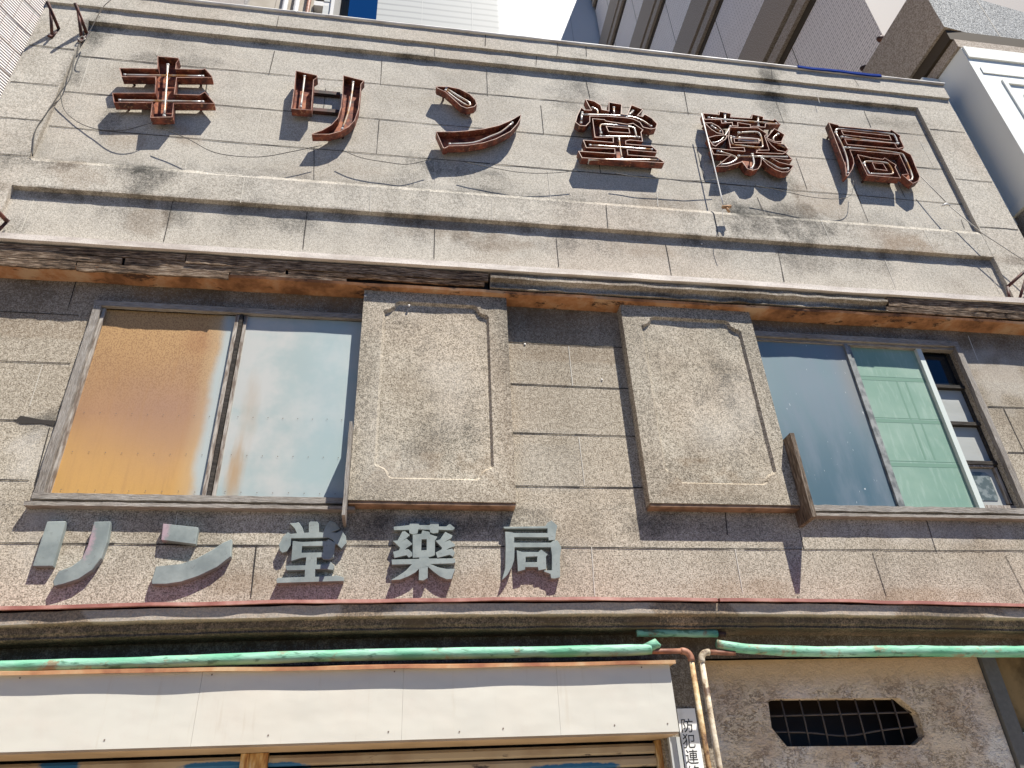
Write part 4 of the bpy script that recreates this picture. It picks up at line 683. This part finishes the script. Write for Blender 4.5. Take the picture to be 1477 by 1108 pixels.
cable('pale wire rising above the coping to the coil bracket', [(485, -10), (440, 30), (400, 100), (365, 168)], [.3, .25, .12, .06], 0.004, 'cable_grey', z1)
cw = empty('tension_cable', W(1372, 296, .1), 'taut cable with a white insulator from the last neon letter to the cornice bracket', 'cable')
b = MB(); b.tube(p3([(1038, 752), (1150, 868)], [.1, .11], *z3), 0.0045, 6); b.tube(p3([(1160, 878), (1300, 995), (1477, 1110), (1540, 1150)], [.11, .13, .16, .17], *z3), 0.0045, 6); b.build('strand', M['cable_grey'], cw)
b = MB(); b.tube(p3([(1128, 878), (1145, 870), (1162, 876)], .11, *z3), [0.008, 0.015, 0.008], 8); b.build('insulator', M['porcelain'], cw)
rd = empty('white_rod', W(1030, 240, .13), 'thin white rod with a wooden peg at its foot, beside the leafy neon letter', 'rod')
b = MB(); b.tube(p3([(1012, 164), (1026, 222), (1040, 282), (1043, 297)], .135), 0.0065, 6); b.build('tube', M['porcelain'], rd)
b = MB(); b.tube(p3([(1042, 299), (1054, 298)], .13), 0.016, 6); b.tube(p3([(1048, 300), (1052, 306)], .13), 0.012, 6); b.build('peg', M['peg'], rd)
b = MB(); b.tube(smooth_path(p3([(1043, 300), (1042, 314), (1046, 328), (1048, 333)], .13), 4), 0.003, 6); b.build('cord', M['cable_grey'], rd)
b = MB(); cc = W(118, 56, .07); b.tube([cc + Vector((0.028 * math.cos(a), 0.006 * math.sin(3 * a), 0.028 * math.sin(a))) for a in [math.pi / 8 * q for q in range(17)]], 0.0045, 6); tag(b.build('wire_coil', M['cable_grey']), 'small coil of grey wire hung on the second iron bracket', 'wire coil')

# ------------------------------------------------------------------ pipes
lp = empty('wrapped_pipe', W(940, 940, .2), 'left green taped pipe above the white shutter housing, turning down in ochre', 'pipe', 'green wrapped pipes')
def wrap(parent, pts, d, r):
    P = smooth_path(p3(pts, d), 7); b = MB(); b.tube(P, [r[0] + (r[1] - r[0]) * i / (len(P) - 1) + 0.003 * noise.noise(p * 4) for i, p in enumerate(P)], 14, 0, 0.10); return b.build('green_wrap', M['green_wrap'], parent)
wrap(lp, [(-120, 970), (0, 962), (200, 956), (480, 946), (740, 941), (905, 938), (938, 936)], .2, (0.029, 0.033))
b = MB(); t0 = W(938, 936, .2); b.tube([t0 + Vector((-0.02, 0, 0.0)), t0 + Vector((0.035, -0.012, 0.03)), t0 + Vector((0.06, -0.008, 0.012))], [0.028, 0.03, 0.012], 8, 0, 0.4); b.build('tape_end', M['green_wrap'], lp)
def elbow_pipe(parent, h0, corner, foot, d, side, mats, r=0.0155):
    a = W(*h0, d); c = W(*corner, d); f = W(*foot, d); e = 0.045
    b = MB(); b.tube([a, Vector((c.x - side * e, c.y, c.z))], r, 10); b.build('horizontal_run', M['rust_pipe'], parent)
    b = MB(); pts = [Vector((c.x - side * e * (1 - math.sin(t)), c.y, c.z - e * (1 - math.cos(t)))) for t in [math.pi / 2 * i / 6 for i in range(7)]]
    b.tube([pts[0] - Vector((side * .012, 0, 0))] + pts + [pts[-1] - Vector((0, 0, .014))], r * 1.3, 10); b.build('elbow', mats[0], parent)
    b = MB(); dn = Vector((c.x, c.y, 0.3)); b.tube([pts[-1], Vector((c.x - 0.0, c.y, 1.9)), dn], r, 10); b.build('downpipe', mats[1], parent)
elbow_pipe(lp, (930, 940), (995, 939), (1004, 1108), .2, 1, (M['rust_pipe'], M['ochre_pipe']))
rp_ = empty('wrapped_pipe', W(1040, 938, .2), 'right green taped pipe above the plaster wall, turning down in flaking cream', 'pipe', 'green wrapped pipes')
wrap(rp_, [(1034, 929), (1080, 936), (1180, 940), (1300, 939), (1400, 940), (1477, 940), (1600, 940)], .2, (0.028, 0.037))
elbow_pipe(rp_, (1060, 942), (1010, 941), (1033, 1108), .2, -1, (M['cream_pipe'], M['cream_pipe']))
sp = empty('wrapped_pipe', W(980, 911, .1), 'short dark green taped pipe stub in the shade under the lower cornice', 'pipe', 'green wrapped pipes')
P = smooth_path(p3([(918, 913), (975, 913), (1034, 914)], .145), 5); b = MB(); b.tube(P, 0.024, 10, 0, 0.15); b.build('green_wrap', M['green_wrap'], sp)
b = MB(); b.tube(p3([(1032, 914), (1046, 915)], .145), 0.018, 8); b.build('end_cap', M['steel'], sp)

# ------------------------------------------------------------------ notices
def text_mesh(mb, body, cx, cz, size, d, mi, jitter=0.0):
    cu = bpy.data.curves.new('glyph', 'FONT'); cu.body = body; cu.size = size; cu.align_x = 'CENTER'; cu.align_y = 'CENTER'; cu.resolution_u = 3
    ob = bpy.data.objects.new('glyph', cu); COL.objects.link(ob); dg = bpy.context.evaluated_depsgraph_get(); me = bpy.data.meshes.new_from_object(ob.evaluated_get(dg))
    mb.add([(cx + v.co.x + jitter * v.co.y, -d, cz + v.co.y) for v in me.vertices], [tuple(p.vertices) for p in me.polygons], mi)
    bpy.data.objects.remove(ob); bpy.data.meshes.remove(me); bpy.data.curves.remove(cu)
nt = MB(); nt.box(1.705, 1.818, 0.006, 0.010, 1.45, 2.215); 
pn = nt.build('paper_notice', M['paper']); tag(pn, 'white paper notice with black handwritten characters running down the stone post', 'notice')
tx = MB(); z = 2.115
for ch in '防犯連絡所': text_mesh(tx, ch, 1.752 + 0.003 * math.sin(z * 40), z, 0.082, 0.0112, 0, 0.08); z -= 0.083
tx.build('characters', M['ink'], pn)
nb = MB(); q = W(1455, 1055, -.03); nb.box(4.012, 4.35, -0.066, -0.045, 1.2, 2.03); tag(nb.build('door_plate', M['plate_green']), 'pale green plate with faded tiny characters, beside the dark corner post', 'sign plate')

# ------------------------------------------------------------------ neighbours
m = Mat('ridged_tile', 0.6, 0, 0.4); ua = Vector((W(0, 41).x, 0))
X, Y, Z = m.xyz(); A0 = Vector((-3.42, 0.0)); A1 = Vector((-3.5529, -0.2299)); DU = (A1 - A0).normalized()
U = m.math('ADD', m.math('MULTIPLY', m.math('SUBTRACT', X, A0.x), DU.x), m.math('MULTIPLY', m.math('SUBTRACT', Y, A0.y), DU.y))
rid = m.math('SINE', m.math('MULTIPLY', Z, 2 * math.pi / 0.030)); rn = m.noise(18, 3); c = m.mix(m.maprange(rid, -0.9, 0.1), (0.30, 0.27, 0.25), (0.66, 0.60, 0.565)); c = m.mix(m.math('MULTIPLY', m.maprange(rn, 0.5, 0.7), 0.35), c, (0.42, 0.36, 0.33))
m.color(c); m.bump(rid, 0.5, 0.01); M['tile_l'] = m.m
m = Mat('tile_grout', 0.9); m.color((0.20, 0.165, 0.145)); M['tilejoint'] = m.m
tb = empty('tiled_building', (A1.x, A1.y, 0), 'pale pink building clad in ridged tiles, at the left edge of the photo', 'building')
far = A0 + DU * 6.0; tw = MB()
q = [(A0.x, A0.y), (far.x, far.y), (far.x - 4, far.y + 3), (A0.x - 4, A0.y + 9), (A0.x - 0.012, A0.y + 8)]
n = len(q); tw.add([(x, y, 0) for x, y in q] + [(x, y, 16) for x, y in q], [tuple(range(n))[::-1], tuple(n + i for i in range(n))] + [(i, (i + 1) % n, n + (i + 1) % n, n + i) for i in range(n)])
tw.build('wall', M['tile_l'], tb)
tj = MB(); nrm = Vector((-DU.y, DU.x)); nrm = nrm if nrm.x > 0 else -nrm
def tp(u, z, o=0.004): v = A0 + DU * u + nrm * o; return (v.x, v.y, z)
zz = 5.0
while zz < 12:
    for u0 in [i * 0.09 for i in range(40)]:
        za = zz + 0.012 * noise.noise(Vector((u0 * 3, zz * 3, 1))); zb_ = zz + 0.012 * noise.noise(Vector(((u0 + .09) * 3, zz * 3, 1))); h = 0.006 + 0.003 * noise.noise(Vector((u0 * 9, zz, 4)))
        tj.add([tp(u0, za - h), tp(u0 + .09, zb_ - h), tp(u0 + .09, zb_ + h), tp(u0, za + h)], [(0, 1, 2, 3)])
    zz += 0.295
row = 0; zz = 5.0
while zz < 12:
    u = 0.10 + (row % 2) * 0.06
    while u < 2.5:
        tj.add([tp(u - .0015, zz), tp(u + .0015, zz), tp(u + .0015, zz + .295), tp(u - .0015, zz + .295)], [(0, 1, 2, 3)]); u += 0.12
    zz += 0.295; row += 1
tj.build('tile_joints', M['tilejoint'], tb, recalc=False)

# right neighbour: white pilaster, granite band, tiled tower with brown bands
m = Mat('white_render', 0.6); m.color(m.mix(m.noise(1.2, 3), (0.74, 0.755, 0.70), (0.79, 0.80, 0.755))); M['white_render'] = m.m
m = Mat('granite', 0.7, 0, 0.3); n = m.noise(70, 2, 0.6); c = m.ramp(n, [(0.40, (0.05, 0.055, 0.06)), (0.5, (0.20, 0.205, 0.205)), (0.6, (0.50, 0.50, 0.48))]); m.color(c); m.bump(n, 0.3, 0.004); M['granite'] = m.m
m = Mat('brown_granite', 0.75, 0, 0.3); n = m.noise(60, 2, 0.6); c = m.ramp(n, [(0.40, (0.24, 0.19, 0.145)), (0.6, (0.44, 0.375, 0.31))]); m.color(c); M['brown_granite'] = m.m
m = Mat('slot_dark', 0.8); m.color((0.05, 0.035, 0.02)); M['slot'] = m.m
m = Mat('tower_tile', 0.55); 
bk = m.n.new('ShaderNodeTexBrick'); mp = m.n.new('ShaderNodeMapping'); mp.inputs['Rotation'].default_value = (0, math.radians(90), math.radians(90)); m.link(m.tc.outputs['Object'], mp.inputs[0])
cx_ = m.n.new('ShaderNodeCombineXYZ'); xyz = m.xyz(); m.link(xyz[1], cx_.inputs[0]); m.link(xyz[2], cx_.inputs[1]); m.link(cx_.outputs[0], bk.inputs['Vector'])
bk.inputs['Scale'].default_value = 1.0; bk.inputs['Brick Width'].default_value = 0.16; bk.inputs['Row Height'].default_value = 0.052; bk.inputs['Mortar Size'].default_value = 0.004; bk.offset = 0.5
bk.inputs['Color1'].default_value = (0.80, 0.725, 0.675, 1); bk.inputs['Color2'].default_value = (0.86, 0.785, 0.735, 1); bk.inputs['Mortar'].default_value = (0.26, 0.21, 0.19, 1); m.color(bk.outputs[0]); M['tower_tile'] = m.m
m = Mat('cream_front', 0.7); m.color((0.36, 0.325, 0.30)); M['cream'] = m.m
tr = empty('granite_tower', (6.3, 0, 0), 'tall beige tiled tower with brown bands, granite overhang and white pilaster', 'building')
TX, TH = 6.30, 29.3
b = MB(); b.add([(TX, 0.62, 10.28), (TX, 10.1, 10.28), (TX, 10.1, TH), (TX, 0.62, TH)], [(0, 1, 2, 3)]); b.build('tiled_side', M['tower_tile'], tr)
b = MB(); b.box(TX + 0.002, TX + 14, -10.1, -0.62, 10.28, TH); b.v = [(x if x > TX + 0.01 else TX + 0.004, y, z) for x, y, z in b.v]; b.build('tower_body', M['cream'], tr)
b = MB(); zz = 10.6
for y in (2.2, 3.9, 5.6, 7.3, 9.0): b.box(TX - 0.003, TX, -y - 0.012, -y, 10.65, TH, 0)
b.build('expansion_joint', M['slot'], tr)
for z0 in (12.78, 16.26, 19.74, 23.2, 26.7):
    b = MB(); b.box(TX - 0.10, TX - 0.001, -10.1, -0.60, z0 + 0.56, z0 + 1.52, 0); b.box(TX - 0.09, TX - 0.001, -10.1, -0.61, z0 + 0.16, z0 + 0.42, 0); b.box(TX - 0.02, TX - 0.0012, -10.1, -0.615, z0 + 0.42, z0 + 0.56, 1); b.box(TX - 0.02, TX - 0.0012, -10.1, -0.615, z0, z0 + 0.16, 1); b.build('brown_band', [M['brown_granite'], M['slot']], tr)
# granite overhang: left end and slightly turned front
GX, GD = 6.04, 0.335; ang = math.radians(-7)
def gfront(x): return -GD + (x - GX) * math.tan(math.radians(7))
b = MB(); f0, f1_ = gfront(GX), gfront(GX + 7)
b.add([(GX, f0, 9.38), (GX + 7, f1_, 9.38), (GX + 7, f1_, 10.30), (GX, f0, 10.30)], [(0, 1, 2, 3)], 0)
b.add([(GX, f0, 9.38), (GX, 8, 9.38), (GX, 8, 10.30), (GX, f0, 10.30)], [(0, 1, 2, 3)], 1); b.add([(GX, f0, 10.30), (GX + 7, f1_, 10.30), (GX + 7, 8, 10.30), (GX, 8, 10.30)], [(0, 1, 2, 3)], 1); b.add([(GX, f0, 9.38), (GX + 7, f1_, 9.38), (GX + 7, 8, 9.38), (GX, 8, 9.38)], [(0, 1, 2, 3)], 1)
for x in (6.9, 7.9): b.add([(x, gfront(x) - .003, 9.39), (x + .012, gfront(x + .012) - .003, 9.39), (x + .012, gfront(x + .012) - .003, 10.29), (x, gfront(x) - .003, 10.29)], [(0, 1, 2, 3)], 2)
b.build('granite_overhang', [M['granite'], M['brown_granite'], M['jointw']], tr)
b = MB(); b.box(GX + 0.035, GX + 7, -8, 0.30, 9.20, 9.376, 0); b.box(GX + 0.075, GX + 7, -8, 0.305, 9.06, 9.197, 1); b.build('stepped_soffit', [M['slot'], M['brown_granite']], tr)
b = MB(); b.box(6.15, 13, -6, 0.30, 6.90, 9.055); b.build('white_pilaster', M['white_render'], tr)
mo = MB()
mo.box(6.16, 13, 0.301, 0.322, 8.86, 9.05, 0); mo.box(6.24, 7.6, 0.301, 0.312, 8.60, 8.70, 0)
for (xa, xb, za, zb2) in ((6.42, 7.6, 8.44, 8.50), (6.42, 6.47, 7.0, 8.44), (6.60, 7.6, 8.24, 8.285), (6.60, 6.64, 7.0, 8.24)): mo.box(xa, xb, 0.301, 0.32, za, zb2, 0)
mo.build('moulding', M['white_render'], tr)
b = MB(); b.box(5.935, 6.149, -0.4, -0.11, 6.7, 9.05); b.build('added_light_filler', M['white_render'], tr)  # added filler, no real part: lightens the pilaster's shaded side
b = MB(); b.box(6.13, 13, -5.9, 0.33, 6.80, 6.895); b.build('white_sill', M['white_render'], tr)
b = MB(); b.box(6.17, 13, -5.9, 0.27, 0, 6.795); b.build('dark_base', M['brown_granite'], tr)
for y, z in ((0.62, 10.55), (1.05, 10.52)):
    b = MB(); bx = TX - 0.03; b.tube([(bx, y, z), (bx - 0.05, y - 0.02, z + 0.05), (bx - 0.10, y - 0.03, z + 0.02)], [0.03, 0.05, 0.03], 8); b.build('wall_lamp', M['steel'], tr)

# far white building and left beige block
m = Mat('white_siding', 0.6); X, Y, Z = m.xyz(); li = m.math('SINE', m.math('ADD', m.math('MULTIPLY', Z, 2 * math.pi / 0.33), m.math('MULTIPLY', m.noise(0.5, 2), 1.5))); c = m.mix(m.maprange(li, 0.3, 0.95), (0.335, 0.345, 0.34), (0.23, 0.24, 0.243)); c = m.mix(m.maprange(X, 2.7, 2.9), c, (0.60, 0.60, 0.59)); m.color(c); M['siding'] = m.m
wb2 = empty('white_building', (3, 10.2, 0), 'tall white building with fine horizontal siding behind the roof edge', 'building')
b = MB(); b.box(-1.34, 14, -22, -10.2, 0, 48); b.build('wall', M['siding'], wb2)
b = MB()
for x in (1.85, 4.0, 5.35): b.box(x, x + 0.02, -10.199, -10.192, 8, 48)
b.box(0.15, 0.165, -10.199, -10.194, 8, 48)
b.build('vertical_joint', M['greypost'], wb2)
m = Mat('beige_wall', 0.8); X, Y, Z = m.xyz(); gx = m.math('SINE', m.math('MULTIPLY', X, 2 * math.pi / 0.9)); c = m.mix(m.maprange(m.noise(2, 3), 0.35, 0.65), (0.36, 0.31, 0.24), (0.42, 0.37, 0.30)); c = m.mix(m.maprange(gx, 0.993, 0.999), c, (0.22, 0.19, 0.15)); c = m.mix(m.maprange(X, -5.0, -5.1), c, m.mix(m.maprange(m.noise(26, 4, 0.7), 0.4, 0.6), (0.16, 0.145, 0.13), (0.42, 0.39, 0.36))); m.color(c); M['beige'] = m.m
bb = empty('beige_building', (-5, 9, 0), 'beige block with pipes and stair edge, left of the blue sky gap', 'building')
b = MB(); b.box(-12, -3.15, -16, -9.2, 0, 40); b.build('wall', M['beige'], bb)
b = MB()
for x in (-3.95, -3.62): b.tube([(x, 9.05, 5), (x, 9.05, 40)], 0.085, 8)
b.build('white_pipe', M['porcelain'], bb)
b = MB(); b.tube([(-3.28, 9.05, 5), (-3.28, 9.05, 40)], 0.06, 8); b.build('brown_pipe', M['rust_pipe'], bb)
b = MB()
for z in [12 + 1.15 * i for i in range(24)]: b.box(-3.14, -2.62, -10.1, -9.1, z, z + 0.22, 0); b.box(-2.85, -2.62, -9.2, -9.08, z + 0.22, z + 1.15, 1)
b.box(-2.62, -2.52, -10.1, -9.0, 0, 40, 0); b.build('stair_landing', [M['porcelain'], M['greypost']], bb)
# narrow blue strip lapping over the coping
m = Mat('blue_edging', 0.9, 0, 0.05); m.color((0.006, 0.03, 0.19)); M['edging_blue'] = m.m
b = MB(); b.profile([(0.06, 8.688), (0.097, 8.686), (0.100, 8.650), (0.088, 8.642)], 4.15, 5.15, 0.06, 0.006, seed=3); tag(b.build('blue_edging', M['edging_blue']), 'strip of blue tarpaulin lapping over the right end of the coping', 'edging')

# ------------------------------------------------------------------ ground
m = Mat('asphalt', 0.9); m.color(m.mix(m.noise(30, 3), (0.040, 0.036, 0.030), (0.062, 0.056, 0.047))); M['asphalt'] = m.m
b = MB(); b.add([(-300, -300, 0), (300, -300, 0), (300, 300, 0), (-300, 300, 0)], [(0, 1, 2, 3)]); tag(b.build('ground', M['asphalt']), kind='structure')
m = Mat('pavement', 0.9); m.color(m.mix(m.noise(12, 3), (0.52, 0.45, 0.34), (0.62, 0.54, 0.42))); M['pave'] = m.m
b = MB(); b.box(-40, 40, 0.24, 2.7, 0.004, 0.12); tag(b.build('pavement', M['pave']), kind='structure')
